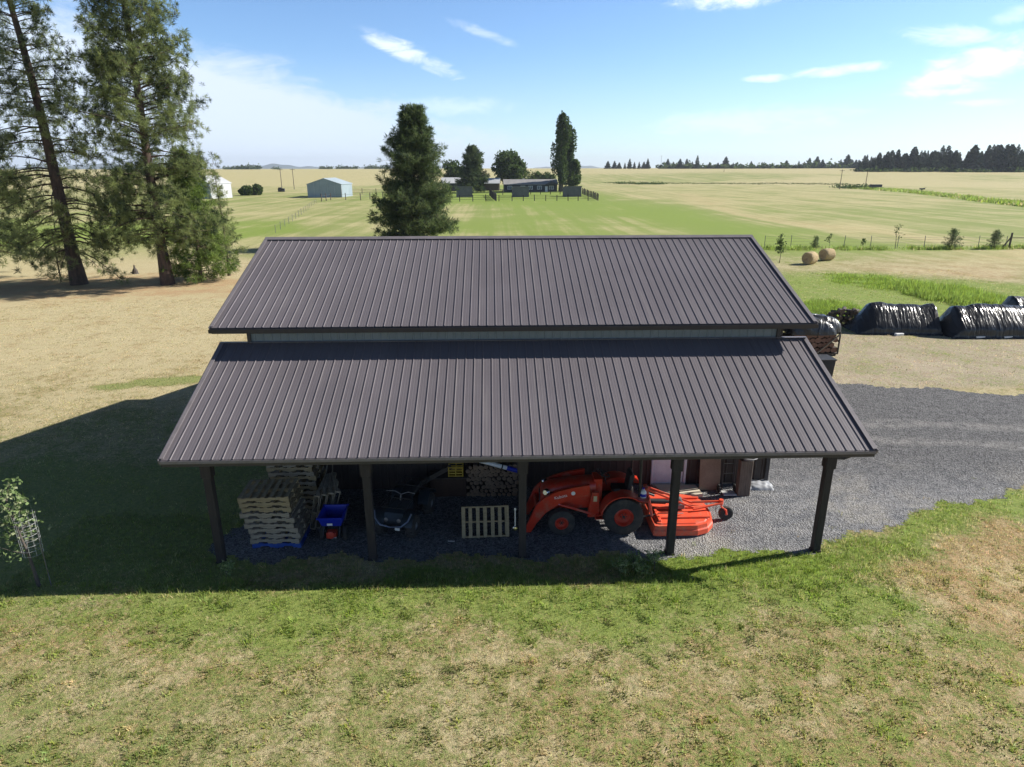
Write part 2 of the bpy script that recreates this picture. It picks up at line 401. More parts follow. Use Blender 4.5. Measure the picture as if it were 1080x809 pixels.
def translucent(N, b, f=.45):
    t = N.n('ShaderNodeBsdfTranslucent'); src = b.inputs['Base Color'].links
    if src: N.set(t.inputs[0], src[0].from_socket)
    else: t.inputs[0].default_value = b.inputs['Base Color'].default_value
    x = N.n('ShaderNodeMixShader'); x.inputs[0].default_value = f
    N.nt.links.new(b.outputs[0], x.inputs[1]); N.nt.links.new(t.outputs[0], x.inputs[2])
    out = [q for q in N.nt.nodes if q.type == 'OUTPUT_MATERIAL'][0]; N.nt.links.new(x.outputs[0], out.inputs[0])
translucent(N, b, .55)

# ground sheet: rings round the viewpoint, fine near, coarse far; horizon reached at 9 km
def ground():
    rr = [2.0]
    while rr[-1] < 150: rr.append(rr[-1]*1.0105+.01)
    while rr[-1] < 9000: rr.append(rr[-1]*1.02)
    rr = np.array(rr)
    a = np.concatenate([np.arange(-62, 62, .24), np.arange(62, 298, 4.)])
    a = np.radians(a)
    Rr, A = np.meshgrid(rr, a, indexing='ij')
    x = CAM.x+Rr*np.sin(A); y = CAM.y+Rr*np.cos(A); z = terr(x, y)
    V = np.stack([x.ravel(), y.ravel(), z.ravel()], -1)
    V = np.vstack([V, [CAM.x, CAM.y, 0]])
    nr, na = x.shape
    i, j = np.meshgrid(np.arange(nr-1), np.arange(na), indexing='ij'); j2 = (j+1) % na
    Q = np.stack([i*na+j, i*na+j2, (i+1)*na+j2, (i+1)*na+j], -1).reshape(-1, 4)[:, ::-1]
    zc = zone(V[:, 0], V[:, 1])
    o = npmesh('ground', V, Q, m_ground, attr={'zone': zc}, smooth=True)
    return tag(o, kind='structure')
ground()
# middle of the rings, under the viewpoint
q = MB(); n = 24
q.add([(CAM.x, CAM.y, 0)]+[(CAM.x+2.2*math.sin(2*math.pi*k/n), CAM.y+2.2*math.cos(2*math.pi*k/n), -.004) for k in range(n)], [(0, 1+(k+1) % n, 1+k) for k in range(n)])
tag(q.build('ground', m_ground), kind='structure')

# ---- gravel yard
m_gravel, N, b = newmat('gravel')
pos = N.n('ShaderNodeNewGeometry').outputs['Position']
n1 = N.noise(pos, .35, 4, .6, .4); n2 = N.noise(pos, 2.2, 6, .7); n3 = N.noise(pos, 26, 5, .75)
vo = N.n('ShaderNodeTexVoronoi'); N.set(vo.inputs['Vector'], pos); vo.inputs['Scale'].default_value = 26
sep = N.n('ShaderNodeSeparateColor'); N.set(sep.inputs[0], vo.outputs['Color'])
st = N.noise(N.mapping(pos, (.25, 2.2, 1), (0, 0, R(-12))), 1, 4, .6, .3)
base = N.mix(N.ss(n2, .3, .72), (.095, .10, .112), (.25, .246, .243))
base = N.mix(N.m('MULTIPLY', N.ss(st, .5, .68), .6), base, (.33, .32, .31))
base = N.mix(N.m('MULTIPLY', N.ss(n1, .48, .62), .6), base, (.40, .37, .31))
spx = N.n('ShaderNodeSeparateXYZ'); N.set(spx.inputs[0], pos)
yd = N.ss(N.m('ADD', spx.outputs[1], N.m('MULTIPLY', spx.outputs[0], .12)), 3.4, 7.5)
base = N.mix(yd, base, N.mix(N.ss(n2, .35, .7), (.040, .039, .039), (.105, .101, .098)))
lane = N.m('ABSOLUTE', N.m('SUBTRACT', N.m('ADD', spx.outputs[1], N.m('ADD', N.m('MULTIPLY', spx.outputs[0], .11), N.m('MULTIPLY', n1, 1.2))), 9.6))
ln2 = N.m('ABSOLUTE', N.m('SUBTRACT', lane, .85))
base = N.mix(N.m('MULTIPLY', N.m('MULTIPLY', N.ss(ln2, .55, .1), N.ss(n2, .3, .6)), N.m('MULTIPLY', yd, .75)), base, (.25, .235, .215))
bay_shade = N.ss(spx.outputs[0], 3.2, 1.2)  # deep shade of the left bays painted into the floor colour
base = N.mix(N.m('MULTIPLY', bay_shade, .8), base, N.mix(n2, (.018, .018, .019), (.05, .047, .045)))
base = N.mix(.62, base, N.mix(sep.outputs[0], N.mix(.5, base, (.03, .03, .035)), N.mix(.5, base, (.55, .55, .56))))
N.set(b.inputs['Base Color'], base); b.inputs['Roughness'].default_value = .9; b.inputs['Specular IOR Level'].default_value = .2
bump(N, b, N.m('ADD', n3, N.m('MULTIPLY', vo.outputs['Distance'], 1.2)), .9, .04)
def ragged(x, y):
    """the yard's edge: the outline pushed about by a few waves and by loose clumps"""
    return (x+.16*np.sin(y*2.3+x*.9)+.09*np.sin(x*5.3-y*3.1)+.05*np.sin(y*13+x*9), y+.16*np.sin(x*1.9+1)+.09*np.sin(x*4.7+y*2)+.05*np.sin(x*12.3-y*8))
def sheet(name, poly, z, m, cell=.11):
    P = np.array([(p[0], p[1]) for p in poly]); xs = np.arange(P[:, 0].min()-.5, P[:, 0].max()+.5, cell); ys = np.arange(P[:, 1].min()-.5, P[:, 1].max()+.5, cell)
    g_ = np.random.default_rng(2); X, Y = np.meshgrid(xs, ys, indexing='ij'); nx, ny = X.shape
    X = X+g_.uniform(-.035, .035, X.shape); Y = Y+g_.uniform(-.035, .035, Y.shape)
    cx_, cy_ = ragged(xs[:-1, None]+cell/2+0*ys[None, :-1], ys[None, :-1]+cell/2+0*xs[:-1, None])
    cx_ = cx_+g_.normal(0, .05, cx_.shape); k = pip(cx_, cy_, poly) > .5
    i, j = np.nonzero(k); Q = np.stack([i*ny+j, (i+1)*ny+j, (i+1)*ny+j+1, i*ny+j+1], -1)
    V = np.stack([X.ravel(), Y.ravel(), np.full(X.size, z)], -1); V[:, 2] = np.maximum(V[:, 2], terr(V[:, 0], V[:, 1])+.004)
    u_, inv = np.unique(Q, return_inverse=True); return tag(npmesh(name, V[u_], inv.reshape(Q.shape), m), kind='structure')
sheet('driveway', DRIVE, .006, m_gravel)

# ---- grass blades, thick near the camera
def blades():
    Vs, Ts, Zs = [], [], []
    def scatter(n, x0, x1, y0, y1, h, w_, per, spread, seed, keep=None, lush=0., lean=.5):
        g_ = np.random.default_rng(seed)
        cx = g_.uniform(x0, x1, n); cy = g_.uniform(y0, y1, n)
        rx, ry = ragged(cx, cy); ins = (pip(rx, ry, DRIVE) < .5) | (g_.random(n) < .012)
        if keep is not None: ins &= keep(cx, cy, g_)
        cx, cy = cx[ins], cy[ins]; n = len(cx)
        zc = zone(cx, cy)
        cx = np.repeat(cx, per)+g_.normal(0, spread, n*per); cy = np.repeat(cy, per)+g_.normal(0, spread, n*per)
        size = np.repeat(g_.uniform(.55, 1.35, n)*(.65+.5*zc[:, 0]), per)
        tn = np.repeat(g_.uniform(.6, 1.75, n), per); gc = np.repeat(g_.random(n) < np.maximum(zc[:, 0]*1.05-.05, lush), per); zc = np.repeat(zc, per, axis=0)
        H = h*size*g_.uniform(.6, 1.3, n*per); a = g_.uniform(0, 2*np.pi, n*per); ln = g_.uniform(0, lean, n*per)*H*1.6
        la = g_.uniform(0, 2*np.pi, n*per); z0 = terr(cx, cy)-.01
        s = np.stack([np.cos(a), np.sin(a), np.zeros_like(a)], -1)*(w_*.5)
        B = np.stack([cx, cy, z0], -1); T = B+np.stack([np.cos(la)*ln, np.sin(la)*ln, H], -1)
        Vs.append(np.stack([B-s, B+s, T], 1).reshape(-1, 3))
        rd = np.where(gc, g_.uniform(.85, 1.1, n*per), np.repeat(g_.uniform(.92, 1.10, n), per)); bl = np.where(gc, np.repeat(g_.uniform(.7, 1.4, n), per), 1.); t3 = np.stack([tn*rd, tn*np.where(gc, 1, 2-rd)**.8, tn*bl*g_.uniform(.8, 1.1, n*per), np.where(gc, np.maximum(lush*.75, g_.uniform(.1, .9, n*per)), -g_.uniform(.2, 1, n*per))], -1)
        Ts.append(np.repeat(t3, 3, axis=0)); Zs.append(np.repeat(zc, 3, axis=0))
    scatter(70000, -12, 13.5, -6.8, 2.4, .050, .011, 5, .026, 1, keep=lambda x, y, g: (np.abs(x+.2) < 6.2+(y+6.5)*.95+1))
    scatter(9000, -19, -7, -1, 12, .055, .014, 6, .06, 2)
    scatter(5000, -9, 10, -2.1, .5, .10, .013, 7, .05, 3, keep=lambda x, y, g: g.random(len(x)) < np.clip((x+12)/16, .35, 1)*sst(-2.2, -1.2, y), lush=.7)
    scatter(2600, 8, 17, -1.5, 4, .085, .014, 7, .06, 4, keep=lambda x, y, g: g.random(len(x)) < sst(-2.2, 0, y-(x-9)*.33), lush=.5)
    scatter(1500, -12, 13.5, -6.8, -.8, .070, .030, 26, .075, 21, lush=.95, lean=.9)
    scatter(16000, -34, -8, 7.5, 34, .06, .028, 5, .10, 5)
    scatter(14000, 8, 42, 12.5, 46, .07, .032, 5, .12, 6)
    # tall green grass in the wet strips
    for k, S in enumerate((STRIP1, STRIP2, STRIP0)):
        xs = [p.x for p in S]; ys = [p.y for p in S]
        scatter(9000, min(xs), max(xs), min(ys), max(ys), (.16, .36, .22)[k], .05, 4, .14, 10+k, keep=lambda x, y, g, S=S: g.random(len(x)) < pip(x, y, S, 1.4)**1.5*np.clip(.55+.6*np.sin(x*1.3+y*.7)*np.sin(x*.5-y*1.9), .12, 1), lush=1., lean=.5)
    scatter(2600, 30, 92, 61.4, 63.8, .34, .09, 5, .2, 31, keep=lambda x, y, g: g.random(len(x)) < np.clip(.5+.7*np.sin(x*1.1)*np.sin(x*.37), .1, 1), lush=.35)
    dx_ = [p.x for p in DITCH]; dy_ = [p.y for p in DITCH]
    scatter(14000, min(dx_), max(dx_), min(dy_), max(dy_), .7, .4, 5, .7, 32, keep=lambda x, y, g: pip(x, y, DITCH) > .5, lush=.8)
    V = np.vstack(Vs); F3 = np.arange(len(V)).reshape(-1, 3)
    o = npmesh('grass', V, F3, m_blade, attr={'zone': np.vstack(Zs), 'tone': np.vstack(Ts)})
    tag(o, 'short patchy green and straw grass growing on the open ground', 'grass', kind='stuff')
blades()
# loose stones on the yard
def stones():
    g_ = np.random.default_rng(5); n = 16000
    x = g_.uniform(-8, 16, n); y = g_.uniform(-.2, 13, n); k = (g_.random(n) < pip(x, y, DRIVE, .5)+.0) & ((y < 3.6) | (x > 7.9)); x, y = x[k], y[k]; n = len(x)
    s = g_.uniform(.008, .022, n); T = np.array([(1, 0, 0), (-.5, .87, 0), (-.5, -.87, 0), (0, 0, .9)], float)
    V = T[None]*s[:, None, None]*g_.uniform(.6, 1.3, (n, 4, 3)); V[:, :, 0] += x[:, None]; V[:, :, 1] += y[:, None]; V[:, :, 2] += .006
    Fc = np.array([(0, 1, 3), (1, 2, 3), (2, 0, 3)])[None]+np.arange(n)[:, None, None]*4
    tag(npmesh('loose_gravel', V.reshape(-1, 3), Fc.reshape(-1, 3), m_stone), 'loose crushed grey stones lying over the yard', 'gravel', kind='stuff')
m_stone = mat('stone', (.33, .33, .35), (.11, .11, .12), 9, .9)
stones()

# ------------------------------------------------------------------ barn
def roofmat():
    """painted steel: each pan a touch different, faint run-off streaks and dust down the slope"""
    m, N, b = newmat('dark_roof_steel'); pos = N.n('ShaderNodeTexCoord').outputs['Object']
    sx_ = N.n('ShaderNodeSeparateXYZ'); N.set(sx_.inputs[0], pos)
    pan = N.n('ShaderNodeTexWhiteNoise', noise_dimensions='1D'); N.set(pan.inputs['W'], N.m('FLOOR', N.m('DIVIDE', N.m('ADD', sx_.outputs[0], 8.1425), .93)))
    s1 = N.noise(N.mapping(pos, (9, .35, .35)), 1, 5, .7); s2 = N.noise(pos, .5, 5, .6); s3 = N.noise(pos, 14, 4, .7)
    c = N.mix(N.ss(s2, .3, .7), (.150, .134, .146), (.130, .116, .127))
    c = N.mix(N.m('MULTIPLY', N.ss(s1, .52, .74), .35), c, (.235, .215, .205))
    c = N.mix(N.m('MULTIPLY', N.ss(s3, .60, .76), .25), c, (.26, .24, .225))
    c = N.mix(N.m('MULTIPLY', pan.outputs['Value'], .16), c, (.10, .088, .095))
    N.set(b.inputs['Base Color'], c); N.set(b.inputs['Roughness'], N.m('ADD', .40, N.m('MULTIPLY', s1, .16))); return m
m_roof = roofmat()
m_trim = mat('dark_trim_steel', (.045, .040, .042), (.03, .027, .03), 2, .45)
m_fascia = mat('fascia_steel', (.20, .18, .19), (.15, .135, .14), 3, .42)
m_post = mat('stained_post_wood', (.040, .032, .030), (.022, .018, .017), 3, .8, stretch=(4, 4, .6), bmp=.3)
m_frame = mat('rafter_wood', (.10, .075, .055), (.05, .038, .03), 3, .85, stretch=(1, 4, 4))
m_wall = mat('brown_wall_steel', (.060, .042, .034), (.042, .029, .025), 2, .55)
m_side = mat('grey_siding_steel', (.20, .235, .25), (.165, .20, .215), 2, .5)
m_white = mat('white_paint', (.78, .78, .78), (.66, .66, .67), 3, .5)
m_dark = mat('dark_metal', (.03, .03, .033), (.015, .015, .016), 5, .5)
m_chrome = mat('bright_metal', (.75, .75, .77), (.6, .6, .62), 5, .25, 1.)
m_conc = mat('concrete', (.50, .48, .44), (.38, .36, .33), 4, .9, bmp=.3)
B = 7.315
barn = root('pole_barn', 'dark brown steel roofed pole barn with an open lean-to facing the lawn', 'barn', (0, 0, 0))

def ribbed(x0, x1, ya, za, yb, zb, n, th=.05):
    """roof sheet from the eave (ya,za) to the top (yb,zb): n panels, each with a trapezoid rib and two low stiffeners"""
    sl_ = Vector((0, yb-ya, zb-za)); L = sl_.length; sl_.normalize(); nz = Vector((0, -sl_.z, sl_.y)) if sl_.y > 0 else Vector((0, sl_.z, -sl_.y))
    pitch = (x1-x0)/n; prof = [(x0, 0.)]
    for i in range(n+1):
        c = x0+i*pitch
        pr = [(-.017, 0), (-.008, .017), (.008, .017), (.017, 0)]
        if i == 0: pr = [(.0, .017), (.008, .017), (.017, 0)]
        if i == n: pr = [(-.017, 0), (-.008, .017), (0, .017)]
        prof += [(c+a, h) for a, h in pr]
        if i < n:
            for q in (.36, .64): prof += [(c+pitch*q-.012, 0), (c+pitch*q-.006, .0014), (c+pitch*q+.006, .0014), (c+pitch*q+.012, 0)]
    prof = prof[1:]
    vs_, m = [], len(prof)
    for t, base in ((0, (ya, za)), (1, (yb, zb))):
        for xx, h in prof: vs_.append(Vector((xx, base[0], base[1]))+nz*h)
    for t, base in ((0, (ya, za)), (1, (yb, zb))):
        for xx, h in prof: vs_.append(Vector((xx, base[0], base[1]))-nz*.012)
    fs = []
    rev = sl_.y < 0
    for i in range(m-1):
        fs += [(i, i+1, m+i+1, m+i), (2*m+i+1, 2*m+i, 3*m+i, 3*m+i+1), (i+1, i, 2*m+i, 2*m+i+1), (m+i, m+i+1, 3*m+i+1, 3*m+i)]
    fs += [(0, m, 3*m, 2*m), (m-1, 2*m-1+0, 4*m-1, 3*m-1)][:1] + [(m-1, 3*m-1, 4*m-1, 2*m-1)]
    mb = MB(); mb.add(vs_, fs); return mb
# heights and depths
H1, E1, D1, H2 = 2.903, .395, 3.718, 4.53
H3, OV2, DR, H4 = 5.048, .381, 8.582, 6.859
XL, XU = B+.8275, B+.906
YB, YBE, H3B, H2B, YR, H1B = 13.42, 13.78, 5.05, 4.53, 17.5, 2.90
lt = ribbed(-XL, XL, -E1, H1, D1-.003, H2, 70).build('lean_to_roof', m_roof, barn)
mr = ribbed(-XU, XU, D1-OV2, H3, DR, H4, 71).build('main_roof', m_roof, barn)
mrb = ribbed(-XU, XU, YBE, H3B, DR, H4, 71).build('rear_main_roof', m_roof, barn)
ltb = ribbed(-XL, XL, YR, H1B, YB+.003, H2B, 70).build('rear_lean_to_roof', m_roof, barn)
# trim pieces
def L(p, q): return (p[0], p[1], p[2]), (q[0], q[1], q[2])
rc = MB(); rc.prism([(-.16, -.062), (0, .006), (.16, -.062), (.16, -.050), (0, .020), (-.16, -.050)], 2*XU+.02, (0, DR, H4+.042), (0, 1, 0), (0, 0, 1)); rc.build('ridge_cap', m_fascia, mr)
def rake(par, x, a, b_, nm='rake_trim'):
    s = 1 if x > 0 else -1; t = MB()
    a, b_ = Vector(a), Vector(b_); dn = Vector((0, 0, -1))
    t.beam(a+Vector((x+s*.016, 0, -.055)), b_+Vector((x+s*.016, 0, -.055)), .028, .16, (0, 0, 1))
    t.beam(a+Vector((x-s*.045, 0, .038)), b_+Vector((x-s*.045, 0, .038)), .10, .012, (0, 0, 1))
    t.build(nm, m_fascia, par)
for x in (-XL, XL):
    rake(lt, x, (0, -E1, H1), (0, D1, H2)); rake(ltb, x, (0, YR, H1B), (0, YB, H2B))
for x in (-XU, XU):
    rake(mr, x, (0, D1-OV2, H3), (0, DR, H4)); rake(mrb, x, (0, YBE, H3B), (0, DR, H4))
f = MB(); f.box((0, -E1-.004, H1-.052), (2*XL, .03, .075)); f.build('eave_trim', m_fascia, lt)
f = MB(); f.box((0, -E1+.035, H1-.115), (2*XL-.02, .04, .12)); f.build('fascia_board', m_trim, lt)
f = MB(); f.prism([(-.005, .0), (-.005, -.115), (.02, -.125), (.10, -.125), (.115, -.02), (.103, -.02), (.09, -.112), (.012, -.112), (.008, 0)], 2*XU+.02, (0, D1-OV2, H3-.005), (0, -1, 0), (0, 0, 1)); f.build('gutter', m_trim, mr)
f = MB(); f.box((0, D1-OV2+.03, H3-.10), (2*XU-.03, .04, .14)); f.build('fascia_board', m_trim, mr)
f = MB(); f.box((0, YR-.02, H1B-.10), (2*XL-.03, .04, .16)); f.build('fascia_board', m_trim, ltb)
f = MB(); f.box((0, YBE-.02, H3B-.10), (2*XU-.03, .04, .14)); f.build('fascia_board', m_trim, mrb)
# flashing along the top of the lean-to roof where it stands free of the wall
f = MB(); f.box((0, D1-.06, H2+.036), (2*XL+.01, .13, .014)); f.build('top_flashing', m_fascia, lt)
# soffit under the overhangs (dark boards)
for par, ya, za, yb, zb, X in ((mr, D1-OV2+.05, H3-.06, D1+.6, H3+.19, XU), (lt, -E1+.06, H1-.07, D1-.02, H2-.075, XL)):
    k = MB(); k.prism([(ya, za-.012), (yb, zb-.012), (yb, zb), (ya, za)], 2*X-.06, (0, 0, 0), (0, 1, 0), (0, 0, 1)); k.build('roof_underlay', m_dark, par)
# rafters and purlins of the lean-to
k = MB()
for i in range(9):
    x = -B+i*B/4
    k.beam((x+.07, -.10, H1-.13), (x+.07, D1-.06, H2-.17), .05, .16)
k.build('rafter', m_frame, lt)
hd = MB(); hd.box((0, .0, H1-.16), (2*B+.5, .09, .24)); hd.build('header_beam', m_post, barn)
# posts
for i in range(5):
    x = -B+i*B/2
    p = MB(); p.box((x, .02, (H1-.28)/2), (.185, .185, H1-.28)); p.box((x, .02, .03), (.22, .22, .06)); po = p.build('post', m_post, barn)
    p = MB(); p.box((x, .015, H1-.44), (.25, .225, .36)); p.build('post_bracket', m_post, po)
# knee brace seen at the right-hand end
k = MB(); k.tube([(B+.12, .0, H1-.36), (B+.32, -.02, H1-.37), (B+.42, -.06, H1-.30), (B+.44, -.1, H1-.16)], .035, 10); k.build('downpipe', m_trim, barn, smooth=True)
for i in range(5):
    x = -B+i*B/2
    p = MB(); p.box((x, YR-.45, (H1B)/2), (.185, .185, H1B-.01)); p.build('post', m_post, barn)
# walls: ribbed steel, lower brown, upper band grey
def wall(name, a, b_, z0, z1, m, par=barn, rib=.2286):
    a, b_ = Vector(a), Vector(b_); d_ = (b_-a); Lw = d_.length; d_.normalize(); nrm = Vector((d_.y, -d_.x, 0)); k = MB(); out = []
    n = max(1, round(Lw/rib)); s = Lw/n; out.append((0, 0))
    for i in range(n):
        c = (i+.5)*s; out += [(c-.03, 0), (c-.016, .018), (c+.016, .018), (c+.03, 0)]
    out.append((Lw, 0)); out += [(Lw, -.05), (0, -.05)]
    vs_ = [a+d_*u+nrm*v+Vector((0, 0, z0)) for u, v in out]+[a+d_*u+nrm*v+Vector((0, 0, z1)) for u, v in out]; n = len(out)
    k.add(vs_, [tuple(range(n)), tuple(range(n, 2*n))[::-1]]+[(i, (i+1) % n, n+(i+1) % n, n+i)[::-1] for i in range(n)])
    return k.build(name, m, par)
dx0, dx1 = 4.07, 5.03
wall('wall', (-B, D1, 0), (dx0-.055, D1, 0), 0, 3.6, m_wall)
wall('wall', (dx1+.055, D1, 0), (B+.2, D1, 0), 0, 3.6, m_wall)
wall('wall', (dx0-.05, D1, 0), (dx1+.05, D1, 0), 2.13, 3.6, m_wall)
wall('wall', (-B, D1, 0), (B, D1, 0), 3.605, H2-.02, m_wall)
wall('upper_wall', (-B, D1-.015, 0), (B-.02, D1-.015, 0), H2+.0, H3+.10, m_side)
wall('wall', (B+.2, D1+.06, 0), (B+.2, YB, 0), 0, 5.0, m_wall)
wall('wall', (-B, YB, 0), (-B, D1+.06, 0), 0, 5.0, m_wall)
wall('wall', (B, YB, 0), (-B, YB, 0), 0, 5.2, m_wall)
k = MB()
for x in (-B-.10, B+.0):
    k = MB(); k.prism([(D1+.06, 4.98), (YB, 4.98), (YB, H3B+.1), (DR, H4-.06), (D1+.06, H3+.12)], .05, (x+.05, 0, 0), (0, 1, 0), (0, 0, 1)).build('gable_end', m_wall, barn)
for x in (-B-.03, B+.03):
    k = MB(); k.box((x, D1-.045, (H2+H3)/2+.05), (.10, .05, H3-H2+.12)).build('corner_trim', m_trim, barn)
k = MB(); k.box((B+.22, D1-.045, 1.8), (.12, .05, 3.6)); k.build('corner_trim', m_trim, barn)
# door
dr = MB(); dr.box(((dx0+dx1)/2, D1-.012, 1.06), (dx1-dx0-.08, .045, 2.04))
door = dr.build('door', m_white, barn)
k = MB()
for zc, hh in ((.42, .52), (1.02, .36), (1.62, .52)):
    for s in (-.2, .2):
        for q, w2, h2 in (((s, zc+hh/2), .30, .02), ((s, zc-hh/2), .30, .02), ((s-.15, zc), .02, hh), ((s+.15, zc), .02, hh)):
            k.box(((dx0+dx1)/2+q[0], D1-.038, q[1]), (w2, .012, h2))
k.build('panel_moulding', m_white, door)
k = MB(); k.box((dx0-.01, D1-.03, 1.07), (.075, .09, 2.14)); k.box((dx1+.01, D1-.03, 1.07), (.075, .09, 2.14)); k.box(((dx0+dx1)/2, D1-.03, 2.15), (dx1-dx0+.10, .09, .07)); k.build('door_frame', m_white, door)
k = MB(); k.lathe([(.0, .0), (.03, 0), (.012, .015), (.012, .035), (.03, .05), (.028, .07), (0, .078)], 14, (dx1-.12, D1-.035, .98), (0, -1, 0)); k.build('handle', m_chrome, door, smooth=True)
k = MB(); k.box(((dx0+dx1)/2, D1-.22, .035), (dx1-dx0+.05, .34, .07)); k.build('door_sill', m_conc, barn)

# ------------------------------------------------------------------ things in and round the lean-to
m_red = mat('orange_red_paint', (.56, .034, .013), (.46, .028, .011), 3, .38, coat=.25, dust=.45)
m_reddk = mat('faded_red_paint', (.52, .05, .025), (.40, .035, .02), 3, .5)
m_mow = mat('mower_deck_paint', (.80, .10, .045), (.70, .09, .04), 2.5, .42, rvar=.2, dust=.5)
m_tyre = mat('tyre_rubber', (.022, .022, .023), (.045, .042, .038), 6, .85, bmp=.3, dust=.15)
m_black = mat('black_plastic', (.015, .015, .016), (.03, .03, .032), 4, .45)
m_seat = mat('seat_vinyl', (.03, .03, .03), (.02, .02, .02), 4, .6)
m_grey = mat('grey_steel', (.22, .22, .23), (.14, .13, .13), 6, .5, .6)
m_pale = mat('weathered_pallet_wood', (.36, .31, .235), (.23, .19, .145), 4, .85, stretch=(1, 5, 5), bmp=.4)
m_pale2 = mat('yellow_pallet_wood', (.38, .295, .17), (.25, .19, .11), 4, .85, stretch=(1, 5, 5), bmp=.4)
m_blue = mat('blue_paint', (.03, .09, .38), (.02, .06, .26), 4, .55)
m_bluep = mat('blue_plastic', (.008, .026, .42), (.006, .02, .30), 3, .4)
m_yel = mat('yellow_plastic', (.60, .40, .05), (.48, .30, .04), 5, .5)
m_bark = mat('bark', (.11, .075, .052), (.05, .036, .028), 6, .95, stretch=(1, 1, .3), bmp=.8)
m_endgrain = mat('sawn_log_end', (.24, .16, .10), (.15, .10, .065), 9, .85)
m_redlog = mat('red_log_end', (.27, .15, .10), (.17, .09, .065), 9, .85)
m_ply = mat('plywood', (.30, .215, .145), (.22, .155, .105), 3, .8, stretch=(1, 6, 1))
m_cream = mat('cream_board', (.62, .55, .42), (.52, .46, .35), 2, .8)
m_letter = mat('white_lettering', (.8, .8, .78), (.7, .7, .68), 4, .5)

def wheel(par, x, y, r, w_, hub, rim_mat, name='wheel', lugs=20, out=-1):
    """agricultural wheel: tyre with chevron lugs, dished rim; axis along y, out = side of the dish"""
    t = MB(); rr = hub
    t.lathe([(rr, -w_*.42), (rr*1.05, -w_*.5), (r*.86, -w_*.5), (r*.95, -w_*.42), (r*.965, 0), (r*.95, w_*.42), (r*.86, w_*.5), (rr*1.05, w_*.5), (rr, w_*.42)], 40, (x, y, r), (0, 1, 0), close=True)
    for i in range(lugs):
        a = 2*math.pi*i/lugs
        for s in (-1, 1):
            a2 = a+(math.pi/lugs if s > 0 else 0)
            p0 = Vector((x+math.cos(a2)*r*.965, y+s*w_*.02, r+math.sin(a2)*r*.965)); a3 = a2+.17
            p1 = Vector((x+math.cos(a3)*r*.93, y+s*w_*.47, r+math.sin(a3)*r*.93))
            nn_ = Vector((math.cos(a2), 0, math.sin(a2)))
            t.beam(p0, p1, .035 if r > .45 else .026, r*.075, nn_)
    ty = t.build(name, m_tyre, par, smooth=True)
    k = MB(); o = out*w_*.5
    k.lathe([(rr, o*.95), (rr*.94, o), (rr*.88, o*.80), (rr*.80, o*.35), (rr*.42, o*.22), (rr*.36, o*.5), (rr*.12, o*.55), (0, o*.55)], 32, (x, y, r), (0, 1, 0))
    k.lathe([(rr, -o*.9), (rr*.9, -o*.6), (0, -o*.5)], 24, (x, y, r), (0, 1, 0))
    rim = k.build('rim', rim_mat, ty, smooth=True)
    k = MB(); k.lathe([(rr*.15, o*.55), (rr*.15, o*.75), (0, o*.78)], 12, (x, y, r), (0, 1, 0))
    for i in range(6):
        a = i*math.pi/3; k.lathe([(.014, o*.48), (.014, o*.62), (0, o*.62)], 6, (x+math.cos(a)*rr*.29, y, r+math.sin(a)*rr*.29), (0, 1, 0))
    k.build('hub', m_dark, rim)
    return ty

# ---- tractor, nose to the left
TX, TY = 1.06, 1.62           # front axle x, centre line y
tr = root('tractor', 'orange red compact tractor with front loader arms parked nose left under the lean-to', 'tractor', (TX, TY, 0))
RX = 1.60
for s in (-1, 1):
    wheel(tr, RX, s*.60, .53, .34, .25, m_red, out=s, lugs=18)
    wheel(tr, 0, s*.60, .365, .24, .175, m_red, out=s, lugs=18)
k = MB()   # hood: rounded box by cross-sections
secs = [(-.52, .20, .62, .98), (-.46, .26, .56, 1.12), (-.30, .29, .56, 1.20), (.2, .30, .58, 1.28), (.72, .31, .60, 1.33), (.92, .31, .60, 1.33)]
def loft(k, secs, y0=0., n=12, pw=.42):
    ring = []
    for x, hw, z0, z1 in secs:
        pts = []
        for i in range(n+1):
            a = math.pi*i/n; c_, s_ = math.cos(a), math.sin(a)
            pts.append((x, y0+hw*math.copysign(abs(c_)**pw, c_), z0+(z1-z0)*(.35+.65*abs(s_)**.55) if 0 < i < n else z0+(z1-z0)*.35))
        pts = [(x, y0+hw, z0)]+pts+[(x, y0-hw, z0)]; ring.append(pts)
    m = len(ring[0]); vs_ = [p for r_ in ring for p in r_]; fs = []
    for i in range(len(ring)-1):
        for j in range(m-1): fs.append((i*m+j, (i+1)*m+j, (i+1)*m+j+1, i*m+j+1))
        fs.append((i*m+m-1, (i+1)*m+m-1, (i+1)*m, i*m))
    fs += [tuple(range(m)), tuple((len(ring)-1)*m+j for j in range(m))[::-1]]
    k.add(vs_, fs)
loft(k, secs); hood = k.build('hood', m_red, tr, smooth=True)
for s in (-1, 1): k = MB(); k.beam((-.40, s*.285, 1.00), (-.16, s*.305, 1.02), .02, .09, (0, 0, 1)).build('side_grille', m_black, hood)
k = MB(); k.box((-.525, 0, .80), (.03, .30, .34)); k.build('front_grille', m_black, hood)
for s in (-1, 1):
    k = MB(); k.lathe([(0, .0), (.085, .0), (.10, .03), (.09, .07), (.06, .10), (0, .10)], 18, (-.36, s*.29, 1.06), (-.55, s*.75, .22)); k.build('headlight', m_chrome, tr, smooth=True)
k = MB(); k.box((.15, 0, .50), (1.5, .28, .20)); k.box((1.25, 0, .62), (.95, .36, .42)); k.box((0, 0, .40), (.14, 1.0, .12)); k.box((1.6, 0, .53), (.2, 1.0, .18)); k.build('chassis', m_dark, tr)
k = MB(); k.box((.55, 0, .76), (.7, .42, .34)); k.build('engine', m_dark, tr)
